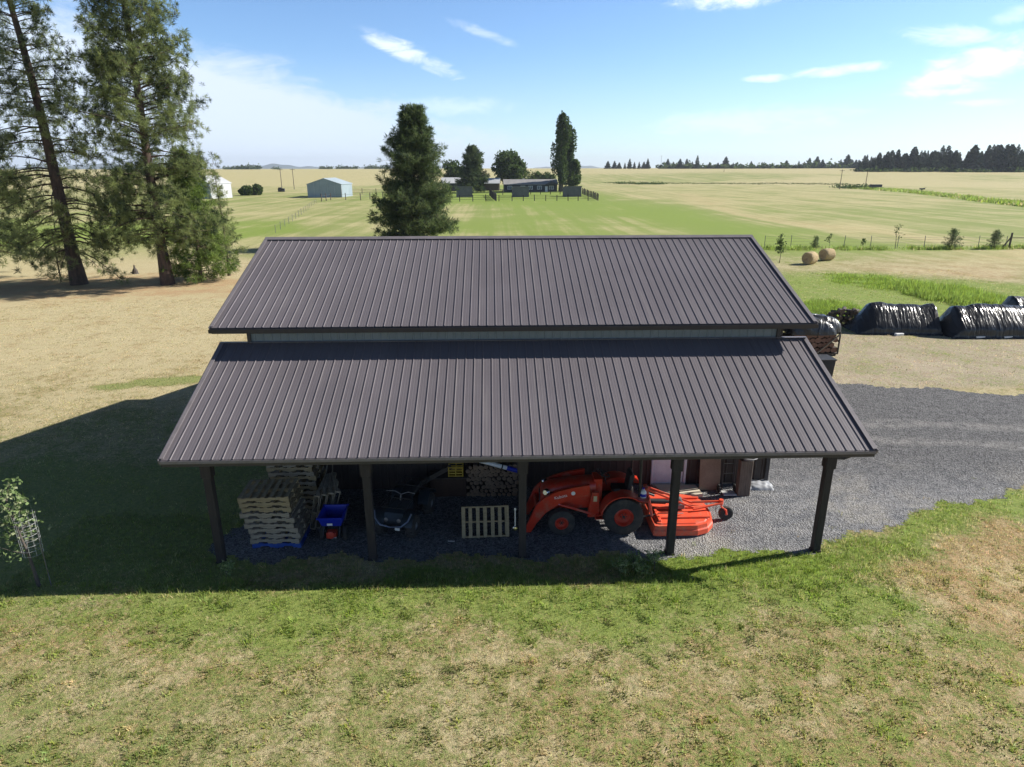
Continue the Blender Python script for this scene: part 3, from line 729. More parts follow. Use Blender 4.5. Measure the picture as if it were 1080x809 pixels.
k = MB(); k.box((1.16, 0, .50), (.52, 1.12, .035)); k.box((1.05, -.50, .40), (.34, .16, .03)); k.beam((.90, -.50, .49), (.90, -.50, .39), .02, .14); k.beam((1.21, -.50, .49), (1.21, -.50, .39), .02, .14); k.build('footstep', m_red, tr)
for s in (-1, 1):     # fenders: arc over the tyre, flat top running back
    arc = [(RX+math.cos(a)*.60, .53+math.sin(a)*.60) for a in np.linspace(R(172), R(52), 14)]
    arc = arc+[(RX+.62, .53+.44)]
    inner = [(RX+(x-RX)*.955, .53+(z-.53)*.955) for x, z in arc][::-1]
    k = MB(); k.prism(arc+inner, .40, (0, s*.56, 0), (1, 0, 0), (0, 0, 1))
    k.prism([(1.02, .54)]+[(x, z) for x, z in arc[:-1]]+[(RX+.35, .62)], .02, (0, s*.35, 0)); k.build('fender', m_red, tr, smooth=True)
k = MB(); k.box((.99, 0, 1.04), (.22, .44, .66)); k.build('dashboard', m_red, tr)
k = MB(); k.lathe([(.185, -.012), (.20, 0), (.185, .012), (.172, 0)], 28, (1.14, 0, 1.44), (.42, 0, 1), close=True)
k.beam((1.05, 0, 1.22), (1.14, 0, 1.43), .035, .035)
for a in (0, 2.1, 4.2): k.beam((1.14, 0, 1.44), (1.14+.17*math.cos(a), .175*math.sin(a), 1.44-.07*math.cos(a)), .02, .012)
k.build('steering_wheel', m_black, tr, smooth=True)
k = MB(); k.box((1.62, 0, .98), (.44, .46, .10)); k.build('seat', m_seat, tr)
k = MB(); k.prism([(-.04, 0), (.05, 0), (.14, .44), (.09, .50), (.03, .46)], .44, (1.80, 0, 1.0)); k.build('backrest', m_seat, tr, smooth=True)
k = MB(); k.prism([(1.42, .90), (1.62, .96), (1.84, .98), (1.84, .72), (1.42, .72)], .56, (0, 0, 0)); k.build('seat_base', m_red, tr)
k = MB(); k.tube([(2.02, -.50, .75), (2.02, -.52, 1.5), (2.03, -.48, 2.10), (2.03, -.40, 2.18), (2.03, .40, 2.18), (2.03, .48, 2.10), (2.02, .52, 1.5), (2.02, .50, .75)], .034, 8); k.build('roll_bar', m_black, tr, smooth=True)
k = MB(); k.beam((1.35, -.42, 1.14), (1.52, -.42, 1.18), .05, .05); k.build('armrest_lever', m_black, tr); k = MB(); k.beam((1.3, .28, .95), (1.22, .34, 1.28), .02, .02); k.build('control_lever', m_black, tr)
for s in (-1, 1):
    y = s*.47
    def wl(u, v):     # boom outline read in the plane of the near arm
        p = aty(u, v, TY-.52); return (p.x-TX, p.z)
    bo = [wl(622, 512), wl(604, 515), wl(588, 519), wl(574, 526), wl(566, 533), wl(556, 554), wl(552, 564), wl(557, 566), wl(566, 552), wl(576, 541), wl(590, 532), wl(606, 526), wl(622, 523)]
    k = MB(); k.prism(bo, .085, (0, y, 0)); bm_ = k.build('loader_arm', m_red, tr)
    if s < 0:
        cu = bpy.data.curves.new('lettering', 'FONT'); cu.body = 'Kubota'; cu.size = .115; cu.extrude = .002; to = bpy.data.objects.new('lettering', cu); col.objects.link(to)
        dg = bpy.context.evaluated_depsgraph_get(); me = bpy.data.meshes.new_from_object(to.evaluated_get(dg)); bpy.data.objects.remove(to)
        me.materials.append(m_letter); to = bpy.data.objects.new('lettering', me); col.objects.link(to); to.parent = bm_
        a = wl(585, 526); b2 = wl(603, 521.5); to.location = (a[0], y-.045, a[1]-.03); to.rotation_euler = (R(90), -math.atan2(b2[1]-a[1], b2[0]-a[0]), 0)
        k = MB(); q = wl(606.5, 520.5); k.lathe([(0, .0), (.055, .0), (.055, .006), (0, .006)], 20, (q[0]-.045, y-.043, q[1]), (0, -1, 0)); k.build('round_badge', m_letter, bm_)
    k = MB(); k.prism([(.70, .42), (.98, .42), (1.0, .60), (.97, 1.12), (.80, 1.12), (.72, .7)], .11, (0, s*.44, 0)); br = k.build('loader_bracket', m_red, tr)
    if s < 0: k = MB(); k.box((.88, s*.50, .95), (.09, .012, .16)); k.build('caution_sticker', mat('sticker', (.62, .55, .35), (.5, .42, .2), 30, .6), br)
    a = (.78, s*.49, .52); b2 = (-.05, s*.49, .80)
    k = MB(); k.tube([a, b2], .032, 10); k.build('lift_cylinder', m_red, tr, smooth=True)
    k = MB(); k.tube([(b2[0], b2[1], b2[2]), (-.28, s*.49, .83)], .018, 8); k.build('piston_rod', m_chrome, tr, smooth=True)
k = MB(); k.tube([(-.62, -.45, .62), (-.62, .45, .62)], .05, 10); k.build('loader_cross_tube', m_red, tr, smooth=True)
k = MB()
for s in (-1, 1): k.box((-.99, s*.45, .28), (.06, .10, .46)); k.tube([(-.98, s*.30, .35), (-1.04, s*.30, .62)], .016, 6)
k.box((-.99, 0, .42), (.05, .9, .08)); k.box((-.99, 0, .12), (.05, .9, .08)); k.build('quick_attach_plate', m_dark, tr)
for s in (-1, 1): k = MB(); k.tube([(2.1, s*.42, .35), (2.5, s*.36, .38)], .025, 6); k.build('hitch_arm', m_dark, tr)
k = MB(); k.tube([(2.05, 0, .95), (2.55, 0, .75)], .03, 8); k.build('top_link', m_dark, tr)
# white blue jug hung behind the fender
jg = root('jug', 'white and blue plastic jug on the rear fender of the tractor', 'jug', (TX+2.12, TY-.50, .98))
k = MB(); k.lathe([(0, 0), (.08, 0), (.085, .03), (.085, .14), (.05, .20), (.028, .22), (.028, .25)], 16); k.build('body', m_letter, jg, smooth=True)
k = MB(); k.lathe([(.032, .235), (.032, .27), (0, .27)], 12); k.build('cap', m_bluep, jg); k = MB(); k.lathe([(.0865, .04), (.0865, .12)], 16); k.build('label_band', m_bluep, jg)
k = MB(); k.box((0, 0, -.02), (.3, .3, .04)); k.build('shelf', m_red, tr, loc=(2.12, -.50, .985-.0))

# ---- rotary mower behind the tractor
mo = root('rotary_mower', 'bright orange rotary mower deck with tail wheel standing in the sun behind the tractor', 'mower', (3.42, 1.62, 0))
dk = [(0, -.86), (.10, -.90), (1.15, -.90), (1.45, -.78), (1.66, -.52), (1.72, -.2), (1.72, .2), (1.66, .52), (1.45, .78), (1.15, .90), (.10, .90), (0, .86)]
def deckmesh(z0, z1, inset):
    k = MB(); n = len(dk); cx_ = .85
    lo = [(x, y, z0) for x, y in dk]; mi_ = [(x, y, z0+(z1-z0)*.45) for x, y in dk]; hi = [(cx_+(x-cx_)*inset, y*inset, z1) for x, y in dk]
    lo2 = [(cx_+(x-cx_)*.985, y*.985, z0) for x, y in dk]; hi2 = [(cx_+(x-cx_)*.96, y*.96, z1-.03) for x, y in dk]
    k.add(lo+mi_+hi+lo2+hi2, [tuple(2*n+i for i in range(n)), tuple(4*n+i for i in range(n))[::-1]]+[(i, (i+1) % n, n+(i+1) % n, n+i) for i in range(n)]+[(n+i, n+(i+1) % n, 2*n+(i+1) % n, 2*n+i) for i in range(n)]
          + [(i, 3*n+i, 3*n+(i+1) % n, (i+1) % n) for i in range(n)]+[(3*n+i, 4*n+i, 4*n+(i+1) % n, 3*n+(i+1) % n) for i in range(n)])
    return k
deck = deckmesh(.06, .36, .86).build('deck', m_mow, mo)
for y in (-.52, .0, .52):
    k = MB(); k.box((.86, y, .385), (1.40, .07, .05)); k.build('deck_rib', m_mow, deck)
k = MB(); k.box((.20, 0, .38), (.08, 1.4, .06)); k.build('front_beam', m_mow, mo)
k = MB(); k.box((.85, 0, .46), (.30, .26, .14)); k.lathe([(0, 0), (.10, 0), (.11, .05), (.08, .16), (0, .18)], 16, (.85, 0, .52)); k.tube([(.62, 0, .56), (.74, 0, .56)], .06, 10); k.build('gearbox', m_grey, mo, smooth=True)
k = MB(); k.tube([(-.55, 0, .62), (.62, 0, .56)], .045, 10); k.tube([(-.1, 0, .60), (.5, 0, .566)], .07, 10); k.build('drive_shaft', m_dark, mo, smooth=True)
for s in (-1, 1):
    k = MB(); k.beam((.05, s*.42, .36), (-.05, s*.10, 1.02), .07, .022, (0, 1, 0)); k.build('mast_arm', m_mow, mo)
    k = MB(); k.beam((-.03, s*.09, .98), (1.30, s*.16, .42), .05, .02, (0, 1, 0)); k.build('brace', m_mow, mo)
    k = MB(); k.beam((1.2, s*.20, .43), (2.02, s*.05, .52), .06, .05); k.build('tail_arm', m_mow, mo)
k = MB(); k.box((-.05, 0, 1.0), (.10, .26, .08)); k.build('mast_head', m_mow, mo)
k = MB(); k.tube([(2.02, 0, .58), (2.04, 0, .38), (2.14, -.10, .33), (2.16, -.11, .20)], .028, 8); k.lathe([(0, 0), (.06, 0), (.06, .14), (0, .14)], 12, (2.02, 0, .46)); k.build('wheel_fork', m_mow, mo, smooth=True)
tw = MB(); tw.lathe([(.05, -.06), (.15, -.065), (.19, -.045), (.2, 0), (.19, .045), (.15, .065), (.05, .06)], 28, (2.17, -.02, .2), (0, 1, 0), close=True); tw = tw.build('tail_wheel', m_tyre, mo, smooth=True)
k = MB(); k.lathe([(0, -.055), (.08, -.06), (.10, -.05), (.10, .05), (.08, .06), (0, .055)], 18, (2.17, -.02, .2), (0, 1, 0)); k.build('hub', m_grey, tw, smooth=True)
k = MB(); k.tube([(.9, -.35, .40), (.6, -.45, .46), (.2, -.40, .44)], .012, 6); k.build('hose', m_black, mo)

# ---- pallets
def make_pallet(m1, label, lx=1.22, ly=1.02):
    t = root('pallet', label, 'pallet')
    k = MB(); n = 7; w_ = .092
    for i in range(n): k.box((-lx/2+w_/2+i*(lx-w_)/(n-1)+random.uniform(-.006, .006), 0, .135), (w_, ly, .018))
    k.build('top_boards', m1, t)
    for y in (-ly/2+.022, 0, ly/2-.022):
        k = MB(); h = .045    # notched stringer
        k.prism([(-lx/2, 0), (-lx/2, .105), (lx/2, .105), (lx/2, 0), (.42, 0), (.39, .04), (.19, .04), (.16, 0), (-.16, 0), (-.19, .04), (-.39, .04), (-.42, 0)], .040, (0, y, .0195)); k.build('stringer', m1, t)
    k = MB()
    for x in (-lx/2+.05, -.0, lx/2-.05): k.box((x, 0, .009), (.10, ly, .018))
    k.build('bottom_boards', m1, t)
    return t
pw = make_pallet(m_pale, 'x'); pyl = make_pallet(m_pale2, 'x'); pb = make_pallet(m_blue, 'x')
names_ = ['wooden pallet with a blue painted base at the bottom of the front stack', 'bluish grey pallet second from the bottom of the front stack', 'grey weathered pallet third from the bottom of the front stack',
          'grey weathered pallet fourth from the bottom of the front stack', 'dark grey pallet fifth from the bottom of the front stack', 'grey pallet sixth from the bottom of the front stack',
          'pale wide pallet jutting out left, fourth from the top of the front stack', 'narrow grey pallet third from the top of the front stack', 'yellowish pallet second from the top of the front stack', 'sunlit yellow topmost pallet of the front stack']
src = [pb, pw, pw, pw, pw, pw, pw, pyl, pyl, pyl]
first = {}
for i in range(10):
    s_ = src[i]; o = s_ if s_ not in first.values() and id(s_) not in first else dup(s_)
    first[id(s_)] = s_
    o.location = (-6.12+.0-.028*i+random.uniform(-.04, .04)-(.07 if i == 6 else 0), 1.06+random.uniform(-.03, .03), .006+i*.1445); o.rotation_euler.z = R(random.uniform(-2, 2)); o['label'] = names_[i]; o['group'] = 'pallets in the front stack'
for i in range(12):
    o = dup((pw, pyl)[i % 2], (-6.15+random.uniform(-.04, .04), 2.75+random.uniform(-.03, .03), .006+i*.1445), R(random.uniform(-2, 2)))
    o['label'] = 'grey pallet in the taller back stack, %s' % ('topmost of it' if i == 11 else 'second from its top' if i == 10 else 'under its two topmost ones'); o['group'] = 'pallets in the back stack'
def lean(o, u, v, y, tilt, rz=0., sc=1., lab=None, twist=0., hz=.40):
    p = at(u, v); o.location = (p.x, y, .02); o.rotation_mode = 'XYZ'
    o.matrix_basis = Matrix.Translation((p.x, y, 0)) @ Matrix.Rotation(rz, 4, 'Z') @ Matrix.Rotation(tilt, 4, 'X') @ Matrix.Rotation(twist, 4, 'Y') @ Matrix.Translation((0, .0, hz)) @ Matrix.Rotation(R(90), 4, 'X') @ Matrix.Scale(sc, 4)
    if lab: o['label'] = lab
lp = make_pallet(m_pale2, 'x', 1.22, .80); tag(lp, label='single wooden pallet standing upright beside the brick coloured wall, left of the middle post'); lp['label'] = 'single wooden pallet standing upright on its edge left of the middle post'
lean(lp, 512, 568, .95, R(-22), R(2), 1.)
for i in range(4):
    o = dup(pw); del o['group']
    p = Vector((-5.42+.07*i, 2.0+.05*i, 0))
    o.matrix_basis = Matrix.Translation(p) @ Matrix.Rotation(R(-90+6*i), 4, 'Z') @ Matrix.Rotation(R(-12-2*i), 4, 'X') @ Matrix.Translation((0, 0, .53)) @ Matrix.Rotation(R(90), 4, 'X')
    o['label'] = 'grey pallet leaning on edge against the right side of the pallet stacks'; o['group'] = 'pallets leaning against the stacks'
# stakes left of the stack
for i, (x, y, dx, dz) in enumerate([(-7.0, 1.2, .25, 1.0), (-7.07, 1.5, .3, .85), (-6.98, 1.75, .22, 1.1)]):
    k = MB(); k.beam((0, 0, 0), (dx, .05, dz), .05, .025); o = k.build('wood_stake', m_pale2, loc=(x, y, 0)); tag(o, 'thin wooden stake leaning against the left side of the pallet stack', 'stake', 'stakes by the pallets')

# ---- blue tub carrier with a red engine
bc = root('tub_carrier', 'small motor carrier with a bright blue tub and a red engine right of the pallets', 'carrier', (-4.72, 1.05, 0))
k = MB(); a = [(-.30, -.27, .62), (.30, -.27, .62), (.30, .40, .62), (-.30, .40, .62)]; b2 = [(-.39, -.40, .98), (.39, -.40, .98), (.39, .48, .98), (-.39, .48, .98)]
ai = [(-.27, -.24, .65), (.27, -.24, .65), (.27, .37, .65), (-.27, .37, .65)]; bi = [(-.36, -.37, .98), (.36, -.37, .98), (.36, .45, .98), (-.36, .45, .98)]
k.add(a+b2+ai+bi, [(3, 2, 1, 0), (8, 9, 10, 11)]+[(i, (i+1) % 4, 4+(i+1) % 4, 4+i) for i in range(4)]+[(4+i, 4+(i+1) % 4, 12+(i+1) % 4, 12+i) for i in range(4)]+[(12+i, 12+(i+1) % 4, 8+(i+1) % 4, 8+i) for i in range(4)])
k.box((0, -.40, .955), (.84, .05, .05)); k.box((0, .48, .955), (.84, .05, .05)); tub = k.build('tub', m_bluep, bc)
k = MB(); k.box((-.02, -.385, .74), (.17, .01, .07)); k.build('sticker', m_letter, tub)
k = MB(); k.box((0, -.30, .36), (.30, .26, .20)); k.lathe([(0, 0), (.12, 0), (.12, .07), (.06, .09), (0, .09)], 16, (0, -.40, .40), (0, -1, 0)); k.build('engine', m_reddk, bc, smooth=True)
k = MB(); k.box((.13, -.44, .28), (.10, .07, .08)); k.build('muffler', m_chrome, bc)
k = MB()
for s in (-1, 1): k.beam((s*.26, -.42, .30), (s*.26, .5, .36), .05, .05); k.beam((s*.26, .3, .34), (s*.24, .1, .62), .04, .04); k.beam((s*.26, -.4, .30), (s*.24, -.2, .62), .04, .04)
k.build('frame', m_black, bc)
for s in (-1, 1):
    k = MB(); k.lathe([(.09, -.07), (.2, -.07), (.235, -.04), (.24, 0), (.235, .04), (.2, .07), (.09, .07)], 26, (s*.36, .0, .24), (1, 0, 0), close=True); wv = k.build('wheel', m_tyre, bc, smooth=True)
    k = MB(); k.lathe([(0, -.04), (.09, -.05), (.09, .05), (0, .04)], 14, (s*.36, .0, .24), (1, 0, 0)); k.build('hub', m_dark, wv)
    k = MB(); k.tube([(s*.26, .45, .40), (s*.30, .75, .78), (s*.32, .98, .92)], .018, 8); k.build('handle', m_grey, bc, smooth=True)

bc.scale = (.80, .80, .80); bc.location = (-4.80, .98, 0)
# ---- quad bike facing the lawn
qb = root('quad_bike', 'dark quad bike with a bright front bumper parked in the deep shade', 'quad bike', (-3.05, 1.75, 0), R(-14))
for sx_ in (-1, 1):
    for yy in (-.62, .62):
        k = MB(); k.lathe([(.12, -.11), (.24, -.12), (.285, -.08), (.30, 0), (.285, .08), (.24, .12), (.12, .11)], 28, (sx_*.42, yy, .30), (1, 0, 0), close=True)
        for i in range(16):
            a = i*math.pi/8; k.beam((sx_*.42-.1, yy+math.cos(a)*.292, .30+math.sin(a)*.292), (sx_*.42+.1, yy+math.cos(a+.15)*.292, .30+math.sin(a+.15)*.292), .03, .025, (0, math.cos(a), math.sin(a)))
        wv = k.build('wheel', m_tyre, qb, smooth=True)
        k = MB(); k.lathe([(0, sx_*.03), (.10, sx_*.05), (.13, sx_*.10), (.12, -sx_*.1), (0, -sx_*.1)], 18, (sx_*.42, yy, .30), (1, 0, 0)); k.build('rim', m_grey, wv, smooth=True)
k = MB(); k.box((0, 0, .42), (.34, 1.5, .2)); k.build('chassis', m_black, qb)
m_qb = mat('quad_dark_green', (.03, .04, .05), (.02, .026, .03), 3, .35, coat=.3)
k = MB(); k.prism([(-.92, .55), (-.80, .72), (-.35, .84), (-.1, .84), (-.1, .5), (-.9, .42)], .50, (0, 0, 0), (0, 1, 0), (0, 0, 1)); k.build('front_body', m_qb, qb)
for sx_ in (-1, 1):
    for yy in (-.62, .62):
        k = MB(); ar = [(yy+math.cos(a)*.40, .32+math.sin(a)*.40) for a in np.linspace(R(20), R(160), 9)]; inn = [(yy+(y-yy)*.94, .32+(z-.32)*.94) for y, z in ar][::-1]
        k.prism(ar+inn, .30, (sx_*.38, 0, 0), (0, 1, 0), (0, 0, 1)); k.build('fender', m_qb, qb, smooth=True)
k = MB(); k.prism([(-.1, .76), (.1, .82), (.75, .88), (.8, .74), (-.1, .7)], .34, (0, 0, 0), (0, 1, 0), (0, 0, 1)); k.build('seat', m_seat, qb)
k = MB(); k.tube([(-.40, -.30, 1.06), (-.18, -.22, 1.04), (0, -.26, .98), (.18, -.22, 1.04), (.40, -.30, 1.06)], .014, 8); k.beam((0, -.28, .98), (0, -.38, .62), .04, .04); k.build('handlebar', m_grey, qb, smooth=True)
for y0, y1 in ((-.86, -.34), (.42, .92)):
    k = MB()
    for x in (-.32, -.11, .11, .32): k.tube([(x, y0, .90), (x, y1, .90)], .010, 6)
    k.tube([(-.38, y0, .90), (.38, y0, .90), (.38, y1, .90), (-.38, y1, .90), (-.38, y0, .90)], .013, 6); k.build('rack', m_black, qb)
k = MB(); k.tube([(-.50, -.86, .78), (-.44, -.98, .62), (-.28, -1.06, .50), (0, -1.08, .47), (.28, -1.06, .50), (.44, -.98, .62), (.50, -.86, .78)], .022, 8); k.tube([(-.2, -1.06, .49), (-.2, -.9, .40)], .018, 6); k.tube([(.2, -1.06, .49), (.2, -.9, .40)], .018, 6); k.build('front_bumper', mat('bumper_steel', (.30, .32, .38), (.2, .22, .27), 5, .3, .9), qb, smooth=True)
for s in (-1, 1): k = MB(); k.lathe([(0, 0), (.05, 0), (.055, .02), (0, .035)], 14, (s*.17, -.915, .58), (0, -1, .1)); k.build('headlight', m_grey, qb, smooth=True)
k = MB(); k.box((.15, -1.00, .38), (.13, .02, .07)); k.build('winch_plate', m_letter, qb)

# ---- along the back wall
cbn = root('cabinet', 'low dark brown wooden cabinet against the wall, under the yellow crate', 'cabinet', (-2.0, 3.38, 0))
p0 = aty(455, 515, 3.1); p1 = aty(492, 504, 3.1)
k = MB(); k.box((0, 0, .30), (1.05, .5, .58)); k.build('body', mat('cabinet_wood', (.07, .035, .02), (.045, .022, .014), 3, .7), cbn)
k = MB(); k.box((0, 0, .605), (1.12, .56, .03)); k.build('top', m_frame, cbn)
yc = root('crate', 'yellow open plastic crate on top of the dark cabinet by the firewood', 'crate', (-1.78, 3.34, .622))
k = MB()
for s in (-1, 1):
    for z in (.02, .11, .20, .29): k.box((0, s*.15, z), (.44, .015, .03)); k.box((s*.215, 0, z), (.015, .30, .03))
    for x in (-.2, 0, .2): k.box((x, s*.155, .155), (.03, .012, .30))
k.build('side_lattice', m_yel, yc); k = MB(); k.box((0, 0, .012), (.42, .29, .02)); k.build('base', m_yel, yc)
g1 = random.Random(4)
def logmesh(name, r, L_, m_end, m_b=None):
    k = MB(); n = 9; a0 = g1.uniform(0, 6); rr = [r*g1.uniform(.82, 1.12) for _ in range(n)]
    k.m = 0; vs_ = [(rr[i]*math.cos(a0+i*2*math.pi/n), -L_/2, rr[i]*math.sin(a0+i*2*math.pi/n)) for i in range(n)]+[(rr[i]*math.cos(a0+i*2*math.pi/n), L_/2, rr[i]*math.sin(a0+i*2*math.pi/n)) for i in range(n)]
    k.add(vs_, [(i, n+i, n+(i+1) % n, (i+1) % n) for i in range(n)]); k.m = 1; o_ = k.v; 
    k.add([v for v in vs_], [tuple(range(n)), tuple(range(n, 2*n))[::-1]])
    return k.build(name, [m_b or m_bark, m_end])
fl = [logmesh('firewood_log', r, .42, m_endgrain) for r in (.055, .068, .082)]
for o in fl: tag(o, 'cut firewood log, end outwards, in the stack along the back wall', 'log', 'firewood logs stacked by the wall')
used = [False]*3; zrow = 0; row = 0
while zrow < .88:
    x = -1.42+(row % 2)*.07
    while x < -.02:
        i = g1.randrange(3); o = fl[i]
        L_ = (x, 3.32+g1.uniform(-.03, .03), .08+zrow+g1.uniform(-.01, .01))
        if used[i]: dup(o, L_, g1.uniform(-.08, .08))
        else: o.location = L_; used[i] = True
        x += .145+g1.uniform(-.01, .01)
    zrow += .122; row += 1
a, b2 = aty(499, 484, 3.05), aty(551, 498, 3.05)
k = MB(); mid = a.lerp(b2, .68); k.tube([a-mid, Vector((0, 0, 0))], .062, 14); bl = root('banner_roll', 'long white and blue tube lying across the top of the firewood stack', 'roll', mid)
k.build('white_tube', m_letter, bl, smooth=True); k = MB(); k.tube([Vector((0, 0, 0)), b2-mid], .0635, 14); k.build('blue_sleeve', m_bluep, bl, smooth=True)
k = MB(); k.tube([(a-mid)*.12, (a-mid)*.16], .066, 14); k.build('strap', m_dark, bl)
a, b2 = aty(440, 512, 2.9), aty(476, 492, 3.3)
k = MB(); a.z = max(a.z, .2); k.beam((0, 0, 0), b2-a, .05, .14); tag(k.build('plank', m_frame, loc=a), 'long grey plank propped aslant between the quad bike and the yellow crate', 'plank')
# tools leaning near the wall
for i, (u, hh, lab, kindn) in enumerate([(338, 1.45, 'long handled shovel leaning against the wall behind the blue tub, left one', 'shovel'), (349, 1.35, 'long handled shovel leaning against the wall behind the blue tub, right one', 'shovel')]):
    p = at(u, 540); t = root('shovel', lab, 'shovel', (p.x, 2.6, 0)); k = MB(); k.tube([(0, 0, .25), (.12-.22*i, .95, hh)], .017, 8); k.build('handle', m_pale, t, smooth=True)
    k = MB(); k.prism([(-.10, .30), (-.11, .12), (0, 0), (.11, .12), (.10, .30), (0, .33)], .012, (0, -.02, 0), (1, 0, 0), (0, .45, 1)); k.build('blade', m_grey, t)
# trimmer hanging on the middle post
p = aty(543.5, 558, -.02); t = root('trimmer', 'thin white tool with a round head hanging on the left side of the middle post', 'tool', (p.x, .06, p.z))
k = MB(); k.tube([(0, 0, 0), (.0, 0, .50)], .014, 8); k.build('shaft', m_letter, t, smooth=True); k = MB(); k.lathe([(0, -.02), (.06, -.02), (.065, 0), (.05, .02), (0, .03)], 16, (0, -.02, -.02), (0, -1, 0)); k.build('head', m_chrome, t, smooth=True)
k = MB(); k.box((0, 0, .5), (.05, .04, .06)); k.build('grip', m_letter, t)
# scrap on the floor
p = at(476, 571); k = MB(); k.beam((-.09, 0, 0), (.09, -.02, .0), .035, .008); tag(k.build('wood_scrap', m_letter, loc=(p.x, p.y, .012)), 'small white scrap lying on the floor in front of the quad bike', 'scrap')

# ---- right part, in the sun
P4 = [at(690, 515), at(733, 515), at(741, 525), at(702, 527)]
k = MB(); vs_ = [(p.x, p.y, .02) for p in P4]+[(p.x, p.y, .12) for p in P4]; k.add(vs_, [(0, 1, 2, 3), (7, 6, 5, 4)]+[(i, 4+i, 4+(i+1) % 4, (i+1) % 4) for i in range(4)])
tag(k.build('door_slab', m_cream), 'cream coloured slab lying in front of the white door', 'slab')
q = at(750, 520)
k = MB(); k.box((0, 0, .52), (.62, .03, 1.04)); o = k.build('plywood_sheet', m_ply, loc=(q.x, 3.30, .015)); o.rotation_euler = (R(-8), 0, R(1)); tag(o, 'brown plywood sheet leaning against the wall right of the white door', 'plywood')
lg = root('timber_post', 'short thick weathered timber standing upright with a round metal basin on top', 'timber', (6.58, 3.0, 0))
k = MB(); k.box((0, 0, .56), (.36, .22, 1.12)); k.build('timber', mat('split_timber', (.20, .15, .115), (.10, .075, .06), 5, .9, stretch=(5, 5, .6), bmp=.6), lg)
k = MB(); k.lathe([(0, 1.125), (.14, 1.125), (.25, 1.22), (.27, 1.23), (.24, 1.24), (.13, 1.15), (0, 1.14)], 22, (.06, 0, 0)); k.build('basin', mat('dull_zinc', (.34, .34, .36), (.22, .22, .23), 7, .5, .5), lg, smooth=True)
ht = root('hand_truck', 'dark hand truck with a grey upright pole between the plywood and the timber', 'hand truck', (6.18, 3.12, 0))
k = MB()
for s in (-1, 1): k.tube([(s*.17, 0, .10), (s*.17, .10, 1.15)], .017, 8)
for z in (.3, .6, .9): k.beam((-.17, z*.09, z), (.17, z*.09, z), .03, .02)
k.tube([(-.17, .10, 1.15), (-.12, .12, 1.26), (.12, .12, 1.26), (.17, .10, 1.15)], .017, 8); k.build('frame', m_black, ht, smooth=True)
k = MB(); k.box((0, -.12, .05), (.38, .26, .02)); k.build('toe_plate', m_letter, ht)
for s in (-1, 1): k = MB(); k.lathe([(0, -.03), (.09, -.035), (.12, -.02), (.12, .02), (.09, .035), (0, .03)], 18, (s*.24, .06, .12), (1, 0, 0)); k.build('wheel', m_tyre, ht, smooth=True)
def crumple(name, m, sx_, sy_, sz_, seed, loc, label, cat, n=26, amp=.25):
    g_ = np.random.default_rng(seed); A = g_.uniform(0, 6.28, 8); k = MB(); vs_ = []
    for i in range(n+1):
        for j in range(n+1):
            u = i/n*2-1; v = j/n*2-1; r_ = max(0, 1-max(abs(u), abs(v))**2.2); w1 = sum(math.sin((u*math.cos(A[q])+v*math.sin(A[q]))*(4+q*1.7)+A[q-1]*3)/(1.5+q*.5) for q in range(8))
            vs_.append((u*sx_*(1+.06*w1), v*sy_*(1+.06*w1), max(.0, r_**.5*sz_*(1+amp*w1*.5))+.004))
    m_ = n+1; k.add(vs_, [(i*m_+j, (i+1)*m_+j, (i+1)*m_+j+1, i*m_+j+1) for i in range(n) for j in range(n)])
    k.add([(-sx_*.9, -sy_*.9, .002), (sx_*.9, -sy_*.9, .002), (sx_*.9, sy_*.9, .002), (-sx_*.9, sy_*.9, .002)], [(0, 3, 2, 1)])
    return tag(k.build(name, m, smooth=True, loc=loc), label, cat)
p = at(800, 514); crumple('grey_sheet', mat('dusty_grey_sheet', (.34, .35, .37), (.24, .25, .27), 5, .6), .42, .30, .14, 3, (p.x, p.y+.1, .004), 'crumpled grey plastic sheet on the gravel at the right corner of the barn wall', 'plastic sheet')

# ------------------------------------------------------------------ trees
def leafmat(name, c, c2, f=.45, scale=1.5):
    m, N, b = newmat(name); pos = N.n('ShaderNodeNewGeometry').outputs['Position']
    oi = N.n('ShaderNodeObjectInfo').outputs['Random']
    n1 = N.noise(pos, scale, 3, .6)
    N.set(b.inputs['Base Color'], N.mix(N.ss(N.m('ADD', n1, N.m('MULTIPLY', N.m('SUBTRACT', oi, .5), .25)), .35, .65), c, c2)); b.inputs['Roughness'].default_value = .7; b.inputs['Specular IOR Level'].default_value = .25
    translucent(N, b, f); return m
m_pineG = [leafmat('pine_needles_mid', (.19, .235, .090), (.25, .29, .12)), leafmat('pine_needles_light', (.24, .285, .10), (.30, .34, .13)), leafmat('pine_needles_dark', (.035, .055, .025), (.055, .075, .032))]
m_youngG = [leafmat('young_needles_mid', (.12, .185, .035), (.17, .25, .05)), leafmat('young_needles_light', (.21, .30, .07), (.26, .34, .09)), leafmat('young_needles_dark', (.04, .08, .02), (.06, .10, .03))]
m_darkG = [leafmat('dark_needles_mid', (.065, .105, .042), (.10, .145, .055)), leafmat('dark_needles_light', (.12, .155, .058), (.14, .18, .07)), leafmat('dark_needles_dark', (.03, .05, .026), (.045, .07, .034))]
m_farG = [leafmat('far_needles_mid', (.030, .050, .028), (.045, .065, .035), .2, .1), leafmat('far_needles_light', (.05, .075, .04), (.06, .085, .045), .2, .1), leafmat('far_needles_dark', (.02, .034, .022), (.03, .045, .03), .2, .1)]
m_leafG = [leafmat('broad_leaf_mid', (.055, .095, .028), (.08, .125, .035)), leafmat('broad_leaf_light', (.10, .15, .045), (.12, .17, .05)), leafmat('broad_leaf_dark', (.03, .055, .02), (.045, .07, .025))]
